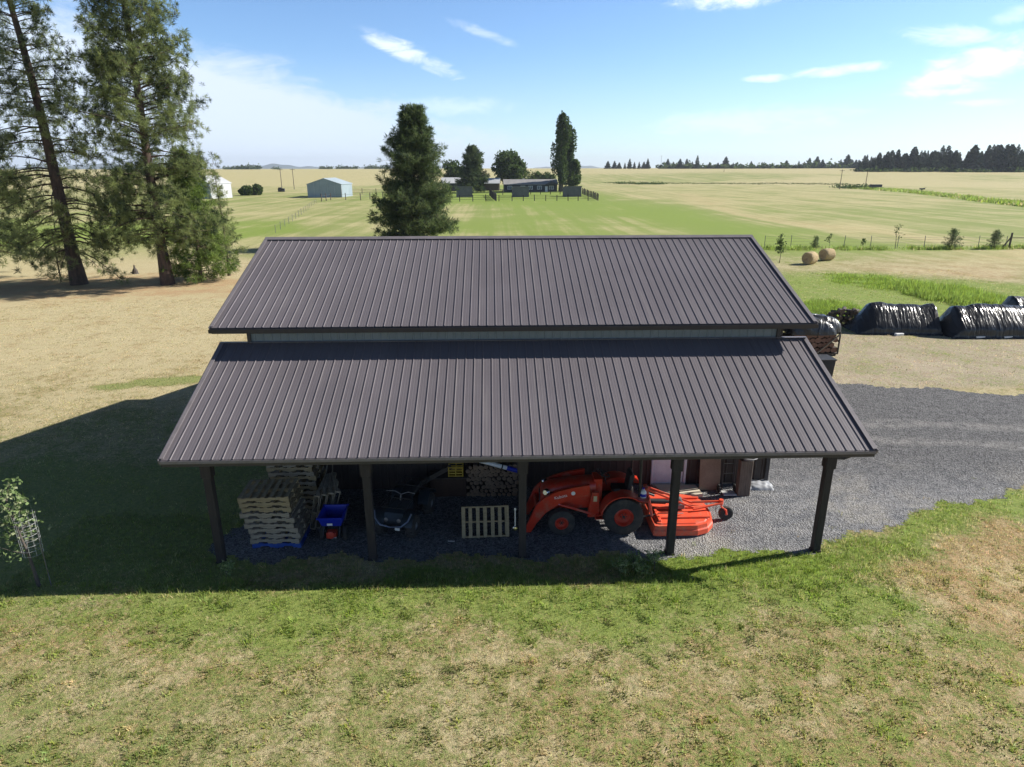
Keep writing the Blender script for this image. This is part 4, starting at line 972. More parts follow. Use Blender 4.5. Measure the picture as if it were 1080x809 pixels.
m_trunk = mat('pine_bark', (.115, .075, .055), (.045, .033, .028), 5, .95, stretch=(1, 1, .25), bmp=.8)
m_trunk2 = mat('grey_bark', (.12, .10, .085), (.06, .05, .045), 5, .95, stretch=(1, 1, .25), bmp=.5)

def tufts(P, D, S, k, g_, width=.05, spread=.8, fan=None):
    """k thin needle blades round every point P in direction D, length S"""
    n = len(P); Pk = np.repeat(P, k, 0); Dk = np.repeat(D, k, 0); Sk = np.repeat(S, k)
    d = Dk*.7+g_.normal(0, spread, (n*k, 3)); d /= np.linalg.norm(d, axis=1)[:, None]+1e-9
    q = np.cross(d, g_.normal(0, 1, (n*k, 3))); q /= np.linalg.norm(q, axis=1)[:, None]+1e-9
    Sk = Sk*g_.uniform(.6, 1.25, n*k)
    b = Pk+d*(Sk*.08)[:, None]; mid = Pk+d*(Sk*.5)[:, None]; wq = q*(Sk*width)[:, None]
    V = np.stack([b, mid+wq, Pk+d*Sk[:, None], mid-wq], 1).reshape(-1, 3)
    return V, np.arange(len(V)).reshape(-1, 4), np.repeat(g_.choice([0, 1, 2], n, p=[.5, .27, .23]), k)

def pine(name, H, base_h, Lf, seed, mats, trunk_r, lean=(0, 0), whorl=.62, nb=5, up_=.15, droop=.25, tuft=.32, k=16, dens=1., gaps=.15, parent_label=None, az_bias=None, far_=False, bark=None, width=.05, tfrom=.42, vj=.10):
    """conifer: leaning tapered trunk, boughs in loose whorls, twigs, needle clumps at their outer ends"""
    g_ = np.random.default_rng(seed); tk = MB()
    ctrl = [Vector((lean[0]*(t**1.1)*H+math.sin(t*5+seed)*.06*trunk_r*8, lean[1]*t*H+math.cos(t*4+seed)*.05*trunk_r*8, t*H)) for t in np.linspace(0, 1, 12)]
    rad = [trunk_r*(1.35 if i == 0 else 1)*(1-.93*i/11)+.012 for i in range(12)]
    tk.tube(ctrl, rad, 6 if far_ else 10)
    def axis(z):
        t = min(max(z/H, 0), 1)*11; i = min(int(t), 10); return ctrl[i].lerp(ctrl[i+1], t-i)
    P, D, S = [], [], []
    z = base_h
    while z < H*.985:
        t = (z-base_h)/(H-base_h); Lm = Lf(t)
        n_ = max(3, int(round(nb*g_.uniform(.7, 1.25))))
        a0 = g_.uniform(0, 6.28)
        for i in range(n_):
            if g_.random() < gaps: continue
            a = a0+i*6.283/n_+g_.normal(0, .28); L_ = Lm*g_.uniform(.62, 1.18)
            if az_bias is not None: L_ *= 1+az_bias[1]*math.cos(a-az_bias[0])
            if L_ < .12: L_ = .12
            zz = z+g_.uniform(-.4, .4)*whorl; o = axis(zz); rise = up_+(.5*t)+g_.normal(0, .10)
            dr_ = droop*(1-t)
            pts = []
            for s in np.linspace(0, 1, 5):
                r_ = L_*s; pts.append(o+Vector((math.cos(a+.15*s*s*g_.normal())*r_, math.sin(a)*r_, L_*(rise*s-dr_*s*s*1.4+.12*s**4))))
            if not far_: 
                rb = max(.012, trunk_r*.16*(1-.7*t))*min(1, L_/2+.3)
                tk.tube(pts, [rb, rb*.8, rb*.6, rb*.4, rb*.18], 4, cap=False)
            m = max(2, int(L_/(.30 if not far_ else .9)*dens*2.2))
            for j in range(m):
                s = tfrom*(1-.5*t)+(1-tfrom*(1-.5*t))*(j+g_.random())/m; i2 = min(int(s*4), 3); p = pts[i2].lerp(pts[i2+1], s*4-i2)
                side = Vector((-math.sin(a), math.cos(a), 0))*g_.normal(0, .26)*L_*min(1, .25+s*.6)*(1.15-s*.55); off = side+Vector((0, 0, g_.normal(0, .07 if far_ else vj)*L_**.5))
                q = p+off; P.append(q); dv = (Vector((math.cos(a), math.sin(a), .45))*.75+side*.8/max(L_, .3)).normalized(); D.append(dv); S.append(tuft*g_.uniform(.7, 1.25))
                if not far_ and g_.random() < .35 and L_ > 1: tk.tube([p, q], [.012, .006], 3, cap=False)
        z += whorl*(1-.45*t)*g_.uniform(.75, 1.3)
    P.append(axis(H)); D.append(Vector((0, 0, 1))); S.append(tuft*1.2)
    V, Q, mi = tufts(np.array(P), np.array(D), np.array(S), k, g_, width)
    return tk, V, Q, mi, bark or m_trunk
def tree(name, label, cat, loc, spec, mats, group=None, rz=0.):
    tk, V, Q, mi, bark = spec
    r = root(name, label, cat, loc, rz, group)
    tk.build('trunk', bark, r, smooth=True); npmesh('crown', V, Q, mats, mi, r)
    return r
# the two tall pines at the left
pA, pB = at(87, 300), at(180, 300)
tree('pine_tree', 'tall leaning pine with a sparse crown at the left edge of the photo', 'tree', (pA.x, pA.y, 0),
     pine('a', 29, 2.6, lambda t: 5.0*(1-t)**.45*(.70+.30*math.sin(3.1*min(t*1.6, 1)))+.3, 11, m_pineG, .50, lean=(-.062, .0), whorl=.70, nb=6, gaps=.26, tuft=.36, k=40, vj=.22, dens=.80, up_=.10, droop=.50, tfrom=.62, width=.042), m_pineG)
tree('pine_tree', 'tall upright pine with a full green crown, right of the leaning one', 'tree', (pB.x, pB.y, 0),
     pine('b', 33, 3.6, lambda t: 4.9*(1-t)**.5*(.80+.20*math.sin(2.9*min(t*1.8, 1)))*(1+.14*math.sin(t*31))+.3, 23, m_pineG, .42, lean=(-.012, .0), whorl=.62, nb=7, gaps=.16, tuft=.36, k=38, vj=.22, dens=1.15, up_=.20, droop=.30, tfrom=.48, width=.042), m_pineG)
p = at(207, 298)
tree('pine_tree', 'bushy bright green young pine growing against the right side of the tall upright pine', 'tree', (p.x+.2, p.y+.6, 0),
     pine('c', 10.5, .35, lambda t: 2.7*(1-t)**.7+.2, 31, m_youngG, .16, whorl=.42, nb=7, gaps=.08, tuft=.36, k=20, dens=1.2, up_=.25, droop=.12, tfrom=.3), m_youngG)
p = at(242, 291)
tree('pine_tree', 'slim sparse small pine standing alone beside the left end of the barn roof', 'tree', (p.x, p.y, 0),
     pine('d', 8.8, 1.2, lambda t: 1.75*(1-t)**.8+.12, 37, m_pineG, .11, whorl=.5, nb=5, gaps=.25, tuft=.30, k=16, dens=1.1, up_=.2, droop=.1, tfrom=.3), m_pineG)
p = at(66, 298)
tree('pine_tree', 'low scrubby pine sapling at the foot of the leaning pine', 'tree', (p.x-.3, p.y+.4, 0),
     pine('e', 4.2, .3, lambda t: 1.5*(1-t)**.7+.15, 41, m_pineG, .06, whorl=.42, nb=5, gaps=.2, tuft=.30, k=14, dens=1.0, up_=.15, droop=.1, tfrom=.3), m_pineG)
p = at(-42, 300)
tree('pine_tree', 'dark pine mostly outside the left edge, its boughs reaching into the photo', 'tree', (p.x, p.y+2, 0),
     pine('f', 20, 2.5, lambda t: 5.2*(1-t)**.6+.3, 43, m_darkG, .42, whorl=.55, nb=7, gaps=.15, tuft=.40, k=18, dens=1.0, up_=.05, droop=.3, tfrom=.4), m_pineG)
p = at(-4, 306)
# central dark pine behind the barn
p = at(441, 259)
tree('pine_tree', 'dark conical pine rising behind the barn roof left of the middle', 'tree', (p.x, p.y, 0),
     pine('g', 15.9, .8, lambda t: 5.0*(1-t)**.66*(1-.15*math.sin(17*t+1))+.2, 53, m_darkG, .36, whorl=.52, nb=9, gaps=.06, tuft=.52, k=20, dens=1.25, up_=.18, droop=.12, tfrom=.3), m_darkG)
# stump
p = at(143, 289); k = MB(); k.lathe([(.34, 0), (.25, .12), (.22, .34), (.10, .52), (.05, .80), (0, .86)], 9); k.tube([(0, 0, .2), (-.5, .1, .12)], [.12, .03], 6)
tag(k.build('stump', m_trunk2, loc=p), 'dark pointed tree stump on the ground between the two tall pines', 'stump')
# far group by the farmhouse
p = far(498, 262)
tree('spruce_tree', 'dark bluish pine with a broad cone, left of the dark farmhouse', 'tree', (p.x, p.y, p.z),
     pine('h', 16.5, 1.0, lambda t: 6.0*(1-t)**.75+.7, 61, m_darkG, .4, whorl=.8, nb=8, gaps=.05, tuft=.95, k=14, dens=.75, up_=.1, droop=.1, tfrom=.25, width=.08), m_darkG)

def broadleaf(H, W, trunk_h, seed, lobes=26, leaf=.5, n=5200, shape=None):
    g_ = np.random.default_rng(seed); tk = MB(); zc = trunk_h+(H-trunk_h)*.5
    tk.tube([(0, 0, 0), (.1, 0, trunk_h*.6), (0, .1, trunk_h*1.3), (.1, 0, zc)], [W*.06, W*.045, W*.035, W*.015], 8)
    Lo = []
    for i in range(lobes):
        u = g_.normal(0, 1, 3); u /= np.linalg.norm(u); r_ = g_.uniform(.45, .88)
        c = np.array([u[0]*W*.5*r_, u[1]*W*.5*r_, zc+u[2]*(H-trunk_h)*.5*r_])
        if shape: c = shape(c, g_)
        Lo.append((c, g_.uniform(.16, .27)*W)); tk.tube([(0, 0, min(c[2]*.6, zc)), tuple(c*np.array([.55, .55, .9])), tuple(c)], [W*.02, W*.012, .03], 4, cap=False)
    idx = g_.integers(0, lobes, n); C = np.array([Lo[i][0] for i in idx]); Rr = np.array([Lo[i][1] for i in idx])
    u = g_.normal(0, 1, (n, 3)); u /= np.linalg.norm(u, axis=1)[:, None]; P = C+u*(Rr*g_.uniform(.55, 1.08, n))[:, None]
    V, Q, mi = tufts(P, u, np.full(n, leaf), 2, g_, .42, .9)
    return tk, V, Q, mi, m_trunk2
p = far(539, 300)
tree('broadleaf_tree', 'round dark green broadleaf tree directly behind the dark farmhouse', 'tree', p, broadleaf(16.5, 12.8, 2.2, 71, 34, 1.0, 5200), m_leafG)
def poplar(H, W, seed, n=6500, leaf=.75):
    g_ = np.random.default_rng(seed); tk = MB(); tk.tube([(0, 0, 0), (0, 0, H*.9)], [W*.10, .06], 8)
    St = []
    for i in range(26):
        a = g_.uniform(0, 6.28); r_ = g_.uniform(.05, .36)*W; z0 = g_.uniform(.02, .68)*H; z1 = min(H*g_.uniform(.93, 1), z0+g_.uniform(.24, .42)*H)
        f = 1-max(0, (z1/H-.75))*1.4; a3 = np.array([math.cos(a)*r_*.9, math.sin(a)*r_*.9, z0]); b3 = np.array([math.cos(a)*r_*f, math.sin(a)*r_*f, z1]); St.append((a3, b3, g_.uniform(.10, .17)*W)); tk.tube([(0, 0, max(0, z0-1)), tuple(a3), tuple(b3)], [.12, .08, .02], 4, cap=False)
    St.append((np.array([0, 0, H*.5]), np.array([0, 0, H*.99]), .12*W))
    idx = g_.integers(0, len(St), n); s = g_.random(n); A = np.array([St[i][0] for i in idx]); Bb = np.array([St[i][1] for i in idx]); Rr = np.array([St[i][2] for i in idx])
    u = g_.normal(0, 1, (n, 3)); u /= np.linalg.norm(u, axis=1)[:, None]; P = A+(Bb-A)*s[:, None]+u*(Rr*np.sin(np.pi*(s*.86+.10))**.7)[:, None]
    D_ = u*.5+np.array([0, 0, .8]); D_ /= np.linalg.norm(D_, axis=1)[:, None]
    V, Q, mi = tufts(P, D_, np.full(n, leaf), 2, g_, .36, .6); return tk, V, Q, mi, m_trunk2
p = far(592, 272)
tree('poplar_tree', 'tall narrow columnar poplar at the right end of the dark farmhouse', 'tree', p, poplar(29.3, 10.0, 81), m_leafG)
p = far(601, 276)
tree('poplar_tree', 'shorter poplar growing against the right side of the tall poplar', 'tree', p, poplar(25.0, 5.6, 82, 3200), m_leafG)
p = far(606, 275)
tree('broadleaf_tree', 'low bushy tree at the foot of the poplars, on their right', 'tree', p, broadleaf(13, 5.5, .6, 83, 16, .8, 1800), m_leafG)
p = far(478, 300)
tree('broadleaf_tree', 'pale green rounded tree half hidden between the two dark pines', 'tree', p, broadleaf(11.5, 9, 1.5, 84, 20, .9, 2400), m_leafG)
for u, d_, H, W, lab in [(563, 330, 6.5, 9, 'low round tree on the skyline just right of the round broadleaf tree'), (580, 330, 7, 8, 'low round tree on the skyline just left of the tall poplar'),
                         (256, 262, 2.8, 4.0, 'dark green round bush beside the white building, the left one of two'), (266, 264, 3.6, 4.4, 'dark green round bush beside the white building, the right one of two')]:
    tree('bush' if H < 5 else 'broadleaf_tree', lab, 'bush' if H < 5 else 'tree', far(u, d_), broadleaf(H, W, .3, int(u), 14, .7, 1300), m_leafG)

# ---- far conifers on the skyline, one mesh each, shared between copies
def simple_conifer(seed, H, W, n=240, bare=.06, k=3, rough_=1.):
    g_ = np.random.default_rng(seed); z = g_.random(n)**1.25; z = bare+(1-bare)*z; a = g_.uniform(0, 6.28, n)
    prof = (1-z)**.8*W*.5*(1+.28*np.sin(z*26+seed)*rough_); r_ = prof*np.sqrt(g_.uniform(.15, 1, n))*g_.uniform(.75, 1.2, n)
    P = np.stack([np.cos(a)*r_, np.sin(a)*r_, z*H], -1); D_ = np.stack([np.cos(a), np.sin(a), np.full(n, .1)], -1)
    V, Q, mi = tufts(P, D_, W*.27*(1.15-z*.8), k, g_, .30, .5)
    tk = MB(); tk.tube([(0, 0, 0), (0, 0, H*.98)], [W*.06, .05], 5)
    tv = np.array(tk.v); tq = np.array([f for f in tk.f if len(f) == 4]); 
    V2 = np.vstack([V, tv]); Q2 = np.vstack([Q, tq+len(V)]); mi2 = np.concatenate([mi, np.full(len(tq), 3)])
    return npmesh('conifer', V2, Q2, m_farG+[m_trunk2], mi2)
proto = [simple_conifer(90+i, 20, (8.0, 9.6, 7.0, 10.5, 6.2)[i], 620) for i in range(5)]
for i, o in enumerate(proto): tag(o, 'dark conifer in the dense wood on the right horizon', 'tree', 'conifers of the wood on the right horizon')
g2 = random.Random(8); usedp = set(); cnt = 0
def place_conifer(u, d_, h, group, label, wide=1.):
    i = g2.randrange(5); o = proto[i]
    if i in usedp: o = dup(o)
    usedp.add(i); p = far(u, d_); o.location = (p.x, p.y, p.z-.3); s = h/20; o.scale = (s*g2.uniform(.85, 1.1)*wide, s*g2.uniform(.85, 1.1)*wide, s); o.rotation_euler.z = g2.uniform(0, 6.28)
    o['group'] = group; o['label'] = label
u = 908.
while u < 1150:
    t = min(max((u-905)/60, 0), 1)
    for d_ in (640, 690):
        place_conifer(u+g2.uniform(-2.5, 2.5), d_+g2.uniform(-20, 20), (9.0+5.6*t)*g2.choice((.75, .85, .95, 1.0, 1.05, 1.3)), 'conifers of the wood on the right horizon', 'dark conifer in the dense wood on the right horizon', 1.25)
    u += g2.uniform(2.7, 4.4)
xs = [(641, 13), (648, 15), (653, 12), (659, 10), (664, 17), (669, 12), (674, 13), (679, 12), (683, 19), (704, 16), (710, 14), (717, 16), (724, 17), (730, 12), (735, 20), (748, 11), (757, 10), (765, 22), (773, 9), (792, 13), (806, 8), (829, 12), (842, 14), (848, 10), (853, 16), (861, 17), (867, 13), (886, 14), (893, 18), (898, 12), (902, 15), (905, 15)]
for u, h in xs:
    place_conifer(u, 980+g2.uniform(-40, 40), h*g2.uniform(.7, .95), 'scattered conifers along the right skyline', 'small dark conifer among those scattered along the right skyline', 1.35)
# low scrub belt on the skyline under those conifers
def belt(u0, u1, d_, h, name, label, seed, step=3.2):
    g_ = np.random.default_rng(seed); P = []
    for u in np.arange(u0, u1, step):
        p = far(float(u), d_+g_.uniform(-8, 8)); hh = h*g_.uniform(.5, 1.25)
        for _ in range(26): P.append((p.x+g_.normal(0, step*d_/F*.7), p.y+g_.normal(0, 3), p.z+abs(g_.normal(0, .45))*hh))
    P = np.array(P); D_ = np.tile(np.array([[0, 0, 1.]]), (len(P), 1)); V, Q, mi = tufts(P, D_, np.full(len(P), h*.55), 3, g_, .4, .9)
    tag(npmesh(name, V, Q, m_leafG, mi), label, name, kind='stuff')
belt(697, 905, 960, 5.6, 'scrub', 'low dark scrub along the right skyline under the scattered conifers', 5)
belt(905, 1110, 620, 2.6, 'scrub', 'low scrub along the foot of the wood on the right horizon', 6, 4)
belt(652, 700, 400, 1.0, 'scrub', 'dark green scrub along the field ditch right of the poplars', 7, 2.5)
belt(888, 925, 350, 1.3, 'scrub', 'green scrub round the utility pole by the dark trailer', 8, 2.5)
belt(640, 905, 410, .55, 'scrub', 'thin dark weed line along the far field ditch', 9, 2.5)
for u, w_, h, d_ in [(242, 5, 5, 1500), (262, 12, 6.5, 1500), (292, 3, 4, 1600), (344, 6, 5, 1500), (366, 10, 5, 1500), (392, 6, 5, 1500), (402, 6, 5, 1500)]:
    belt(u-w_, u+w_, d_, h, 'scrub', 'small dark clump of trees on the left skyline', int(u), 1.6)

# ------------------------------------------------------------------ farmhouse, sheds, fences, far things
m_hw = mat('dark_house_boards', (.040, .045, .060), (.028, .032, .045), .6, .7)
m_hroof = mat('pale_house_roof', (.34, .33, .32), (.25, .245, .24), .5, .6)
m_glass = mat('window_glass', (.16, .20, .25), (.10, .13, .17), .6, .15)
m_shed = mat('blue_grey_shed_steel', (.28, .34, .38), (.22, .28, .32), .3, .55)
m_shedr = mat('shed_roof_steel', (.38, .45, .48), (.32, .38, .42), .3, .5)
m_whs = mat('white_building_steel', (.52, .53, .54), (.44, .45, .46), .3, .6)
m_fence = mat('fence_wood', (.13, .11, .095), (.07, .06, .055), 2, .9)
m_fenced = mat('dark_fence_wood', (.05, .042, .04), (.03, .026, .025), 2, .9)
m_shelt = mat('grey_shelter_boards', (.14, .14, .16), (.10, .10, .115), .8, .85)
def house(name, label, cat, loc, rz, Lx, Ly, hw, hr, mw_, mr_, wins=(), door_x=None, ov=.4, ridge='x', win=(1.3, 1.1), wz=1.5):
    r = root(name, label, cat, loc, rz)
    k = MB(); 
    if ridge == 'x': k.prism([(-Ly/2, -.3), (Ly/2, -.3), (Ly/2, hw), (0, hr-.06), (-Ly/2, hw)], Lx, (0, 0, 0), (0, 1, 0), (0, 0, 1))
    wl_ = k.build('wall', mw_, r)
    for s in (-1, 1):
        k = MB(); a = math.atan2(hr-hw, Ly/2); e = ov
        k.prism([(0, hr), (s*(Ly/2+e), hw-e*math.tan(a)), (s*(Ly/2+e), hw-e*math.tan(a)+.14), (0, hr+.14)][::s], Lx+2*ov, (0, 0, 0), (0, 1, 0), (0, 0, 1)); k.build('roof', mr_, r)
    for wx_ in wins:
        k = MB(); q = win
        for c_, d_ in (((wx_, -Ly/2-.04, wz+q[1]/2), (q[0]+.2, .1, .12)), ((wx_, -Ly/2-.04, wz-q[1]/2), (q[0]+.2, .1, .12)), ((wx_-q[0]/2, -Ly/2-.04, wz), (.12, .1, q[1])), ((wx_+q[0]/2, -Ly/2-.04, wz), (.12, .1, q[1])), ((wx_, -Ly/2-.04, wz), (.08, .1, q[1]))): k.box(c_, d_)
        fr = k.build('window', m_white, r); k = MB(); k.box((wx_, -Ly/2-.02, wz), (q[0]-.1, .06, q[1]-.1)); k.build('pane', m_glass, fr)
    if door_x is not None: k = MB(); k.box((door_x, -Ly/2-.03, 1.05), (1.0, .08, 2.1)); k.build('door', m_white, r)
    return r
p = far(559, 276)
h = house('farmhouse', 'long low dark blue farmhouse with a pale roof and white windows behind the fenced yard', 'house', (p.x, p.y, p.z), R(2), 21, 9, 2.9, 4.6, m_hw, m_hroof, wins=(-8.4, -3.2, -.2, 3.4, 8.2), door_x=6.2, win=(1.7, 1.25), wz=1.6)
k = MB(); k.box((-2.5, .6, 4.6), (.7, .7, 1.1)); k.build('chimney', m_conc, h)
k = MB(); k.prism([(-2.8, 2.7), (2.8, 2.7), (0, 4.1)], 2.2, (8.2, -5.0, 0), (1, 0, 0), (0, 0, 1)); k.build('gable_porch', m_hw, h)
p = far(559, 276)
k = MB(); k.box((0, 0, .5), (5, .3, 1.0))
p = far(476, 290)
house('outbuilding', 'low pale roofed outbuilding partly hidden behind the two dark pines left of the farmhouse', 'building', (p.x+2, p.y, p.z), R(4), 12, 9, 3.2, 5.2, m_hw, m_whs)
p = far(516, 292)
house('outbuilding', 'grey roofed outbuilding with a brown wall between the spruce and the farmhouse', 'building', (p.x, p.y, p.z), R(-3), 8.5, 8, 3.0, 4.9, m_frame, m_whs)
# steel shed on the left: gable end towards us
p = far(340, 232)
s = root('metal_shed', 'pale blue grey steel shed with its gable end facing us, in the left field', 'shed', (p.x, p.y, p.z), R(-3))
k = MB(); k.prism([(-5.6, -.4), (5.6, -.4), (5.6, 4.1), (0, 5.9), (-5.6, 4.1)], 14, (0, 7, 0), (1, 0, 0), (0, 0, 1)); k.build('wall', m_shed, s)
for q in (-1, 1): k = MB(); k.prism([(0, 5.95), (q*5.85, 4.07), (q*5.85, 4.2), (0, 6.1)][::-q], 14.4, (0, 7, 0), (1, 0, 0), (0, 0, 1)); k.build('roof', m_shedr, s)
for x in (-5.6, -3.4, -1.1, 1.1, 3.4, 5.6): k = MB(); k.box((x, -.03, 2.0+(5.6-abs(x))*.14), (.10, .05, 4.0+(5.6-abs(x))*.28)); k.build('wall_batten', m_shedr, s)
k = MB(); k.box((5.6, -.03, 2.05), (.25, .1, 4.1)); k.build('corner_trim', m_whs, s)
p = far(210, 238)
s = root('white_building', 'white steel building half hidden behind the tall pines on the left', 'building', (p.x, p.y, p.z), R(-24))
k = MB(); k.prism([(-5.2, -.4), (5.2, -.4), (5.2, 4.6), (0, 6.9), (-5.2, 4.6)], 9, (-2, 4.5, 0), (1, 0, 0), (0, 0, 1)); k.build('wall', m_shed, s)
for q in (-1, 1): k = MB(); k.prism([(0, 6.95), (q*5.45, 4.57), (q*5.45, 4.7), (0, 7.1)][::-q], 9.4, (-2, 4.5, 0), (1, 0, 0), (0, 0, 1)); k.build('roof', m_whs, s)
k = MB(); k.prism([(0, 0), (8.6, 0), (8.6, 4.5), (0, 4.5)], .1, (3.26, .2, 0), (0, 1, 0), (0, 0, 1)); k.build('side_wall', m_whs, s)

# lean-to shelters in the paddocks: dark sloping boxes, open at the back
def shelter(u, d_, lab, L_=5.2):
    p = far(u, d_); r = root('field_shelter', lab, 'shelter', (p.x, p.y, p.z), R(4), 'grey shelters in the paddocks')
    k = MB(); k.prism([(-1.9, 0), (1.9, 0), (1.9, 2.5), (-1.9, 3.2)][::1], L_, (0, 0, 0), (0, 1, 0), (0, 0, 1)); k.build('wall', m_shelt, r)
    k = MB(); k.prism([(-2.2, 3.26), (2.2, 2.45), (2.2, 2.57), (-2.2, 3.38)], L_+.4, (0, 0, 0), (0, 1, 0), (0, 0, 1)); k.build('roof', m_grey, r)
shelter(489, 226, 'grey field shelter in the paddock below the spruce, leftmost of the three')
shelter(549, 226, 'grey field shelter in front of the dark farmhouse, middle one of the three')
shelter(604, 228, 'grey field shelter at the foot of the poplars, rightmost of the three', 5.6)
def fence(name, label, pts, m, h=1.4, rails=(.5, .95, 1.35), step=3., pr=.09, rail=.05, wire=False, post_every=None):
    """fence along a list of ground points: every post a part, the rails or wires one part"""
    r = root(name, label, 'fence', pts[0]); o0 = Vector(pts[0]); first_ = None
    P = [Vector(q) for q in pts]; out = []
    for a, b_ in zip(P, P[1:]):
        n_ = max(1, round((b_-a).length/step))
        for i in range(n_): out.append(a.lerp(b_, i/n_))
    out.append(P[-1])
    for q in out: q.z = float(terr(q.x, q.y))
    k = MB(); k.tube([(0, 0, -.2), (0, 0, h+.1)], pr, 6)
    for i, q in enumerate(out):
        if first_ is None: first_ = k.build('post', m, r, loc=q-o0)
        else:
            c_ = first_.copy(); col.objects.link(c_); c_.location = q-o0; c_.rotation_euler = (random.uniform(-.04, .04), random.uniform(-.05, .05), random.uniform(0, 6)); c_.scale.z = random.uniform(.9, 1.12)
    k = MB()
    for a, b_ in zip(out, out[1:]):
        for z in rails: k.beam(a-o0+Vector((0, 0, z)), b_-o0+Vector((0, 0, z)), rail*.6, rail)
    k.build('wire' if wire else 'rails', m_grey if wire else m, r)
    return r
def FP(*q): return [far(u, d_) for u, d_ in q]
fence('paddock_fence', 'long post and rail fence along the front of the farmhouse paddocks', FP((442, 190), (484, 196), (540, 196), (600, 198), (632, 201)), m_fenced, 1.7, (.6, 1.1, 1.6), 3.4, .12, .07)
fence('paddock_fence', 'slanting fence with dark posts running back from the right corner of the paddocks', FP((632, 201), (624, 222), (615, 250)), m_fenced, 1.9, (.7, 1.3), 3.2, .14, .08)
fence('paddock_fence', 'short dark board fence running back between the left and the middle paddock', FP((523, 197), (519, 215), (516, 240)), m_fenced, 2.0, (.5, 1.0, 1.5), 2.6, .14, .16)
fence('paddock_fence', 'rear paddock fence in front of the farmhouse', FP((520, 240), (560, 244), (612, 248)), m_fenced, 1.8, (.7, 1.4), 3.6, .13, .07)
fence('paddock_fence', 'dark rail fence between the steel shed and the dark central pine', FP((365, 262), (410, 258), (470, 255)), m_fence, 1.7, (.5, 1.0, 1.5), 5, .12, .07)
fence('corral_fence', 'weathered corral posts right of the pale blue grey shed', FP((336, 205), (346, 212), (362, 212), (378, 209), (388, 214), (402, 214)), m_fence, 2.1, (.9, 1.6), 4.6, .13, .04, wire=True)
fence('field_fence', 'thin wire fence running up the left field towards the steel shed', FP((283, 105), (310, 140), (330, 195)), m_grey, 1.1, (.5, .9, 1.1), 6, .035, .012, wire=True)
a = at(806, 261); b2 = at(1200, 262); mid = at(1060, 262)
fence('wire_fence', 'thin wire fence with steel posts crossing the right field behind the hay bales', [a, mid], m_grey, 1.25, (.35, .7, 1.05, 1.25), 3.0, .035, .014, wire=True)
fence('rail_fence', 'wooden post and rail brace at the right edge of the field fence', [at(1064, 262), at(1096, 262), at(1130, 262)], m_fence, 1.7, (1.2,), 4.5, .11, .08)
k = MB(); p = at(1056, 262); k.beam((0, 0, 0), (1.0, 0, 1.5), .12, .12); tag(k.build('brace_pole', m_fence, loc=(p.x, p.y, -.05)), 'slanting brace pole against the wooden corner post of the field fence', 'pole')
# plants along that fence
for u, h, w_, lab in [(1001, 2.1, 2.0, 'small dense pine sapling on the field fence line, the fullest one'), (1046, 2.0, 1.5, 'small pine sapling on the fence line near the right edge'), (858, 1.3, .9, 'tiny dark sapling on the fence line above the right hay bale')]:
    p = at(u, 262); tree('sapling', lab, 'sapling', (p.x, p.y-.3, 0), pine('s', h, .1, lambda t, w_=w_: w_*.55*(1-t)**.7+.06, int(u), m_darkG, .035, whorl=.25, nb=6, gaps=.05, tuft=.24, k=14, dens=1.3, up_=.35, droop=.05, tfrom=.1), m_darkG)
def twiggy(u, v, h, lab, seed, leafy=1., cat='sapling', mats=None, n=9, spread=.28, leaf=.11, base=None, perb=16):
    g_ = np.random.default_rng(seed); p = base or at(u, v); tk = MB(); P = []
    pts = [Vector((0, 0, 0)), Vector((g_.normal(0, .04)*h, 0, h*.35)), Vector((g_.normal(0, .05)*h, g_.normal(0, .03)*h, h*.7)), Vector((g_.normal(0, .07)*h, 0, h))]
    tk.tube(pts, [.016*h+.008, .012*h, .008*h, .004], 6)
    for i in range(n):
        t = .3+.7*(i+1)/n*.98; i2 = min(int(t*3), 2); o = pts[i2].lerp(pts[i2+1], t*3-i2); a = g_.uniform(0, 6.28); L_ = spread*h*(1.25-t)*g_.uniform(.6, 1.2)+.1
        e = o+Vector((math.cos(a)*L_, math.sin(a)*L_, L_*.9)); tk.tube([o, o.lerp(e, .5)+Vector((0, 0, -.03)), e], [.006*h+.003, .006, .003], 4, cap=False)
        for _ in range(int(perb*leafy)): s_ = g_.uniform(.3, 1.1); q = o.lerp(e, s_)+Vector(g_.normal(0, .07, 3)*h**.5); P.append(q)
    r = root('sapling', lab, cat, (p.x, p.y, p.z-.02)); tk.build('trunk', m_trunk2, r, smooth=True)
    P = np.array(P); u_ = g_.normal(0, 1, P.shape); V, Q, mi = tufts(P, u_/np.linalg.norm(u_, axis=1)[:, None], np.full(len(P), leaf), 3, g_, .38, .8); npmesh('leaves', V, Q, mats or m_leafG, mi, r); return r
m_sapG = [leafmat('sapling_leaf_mid', (.20, .28, .11), (.26, .34, .14), .4, 6), leafmat('sapling_leaf_light', (.36, .40, .22), (.42, .46, .26), .4, 6), leafmat('sapling_leaf_dark', (.10, .16, .05), (.14, .20, .07), .4, 6)]
for u, h, lab in [(910, 1.0, 'dark low shrub on the fence line left of the dense pine sapling'), (944, 2.5, 'thin leaning bare-ish sapling on the fence line'), (874, 1.5, 'slim leafy shoot on the fence line above the hay bales'), (822, 1.5, 'slim shoot on the fence line next to the barn ridge')]:
    twiggy(u, 262, h, lab, int(u), .45, leaf=.13)
p = at(822, 275); twiggy(822, 277, 2.0, 'small leafy sapling close behind the right end of the barn roof', 77, 1., leaf=.16)
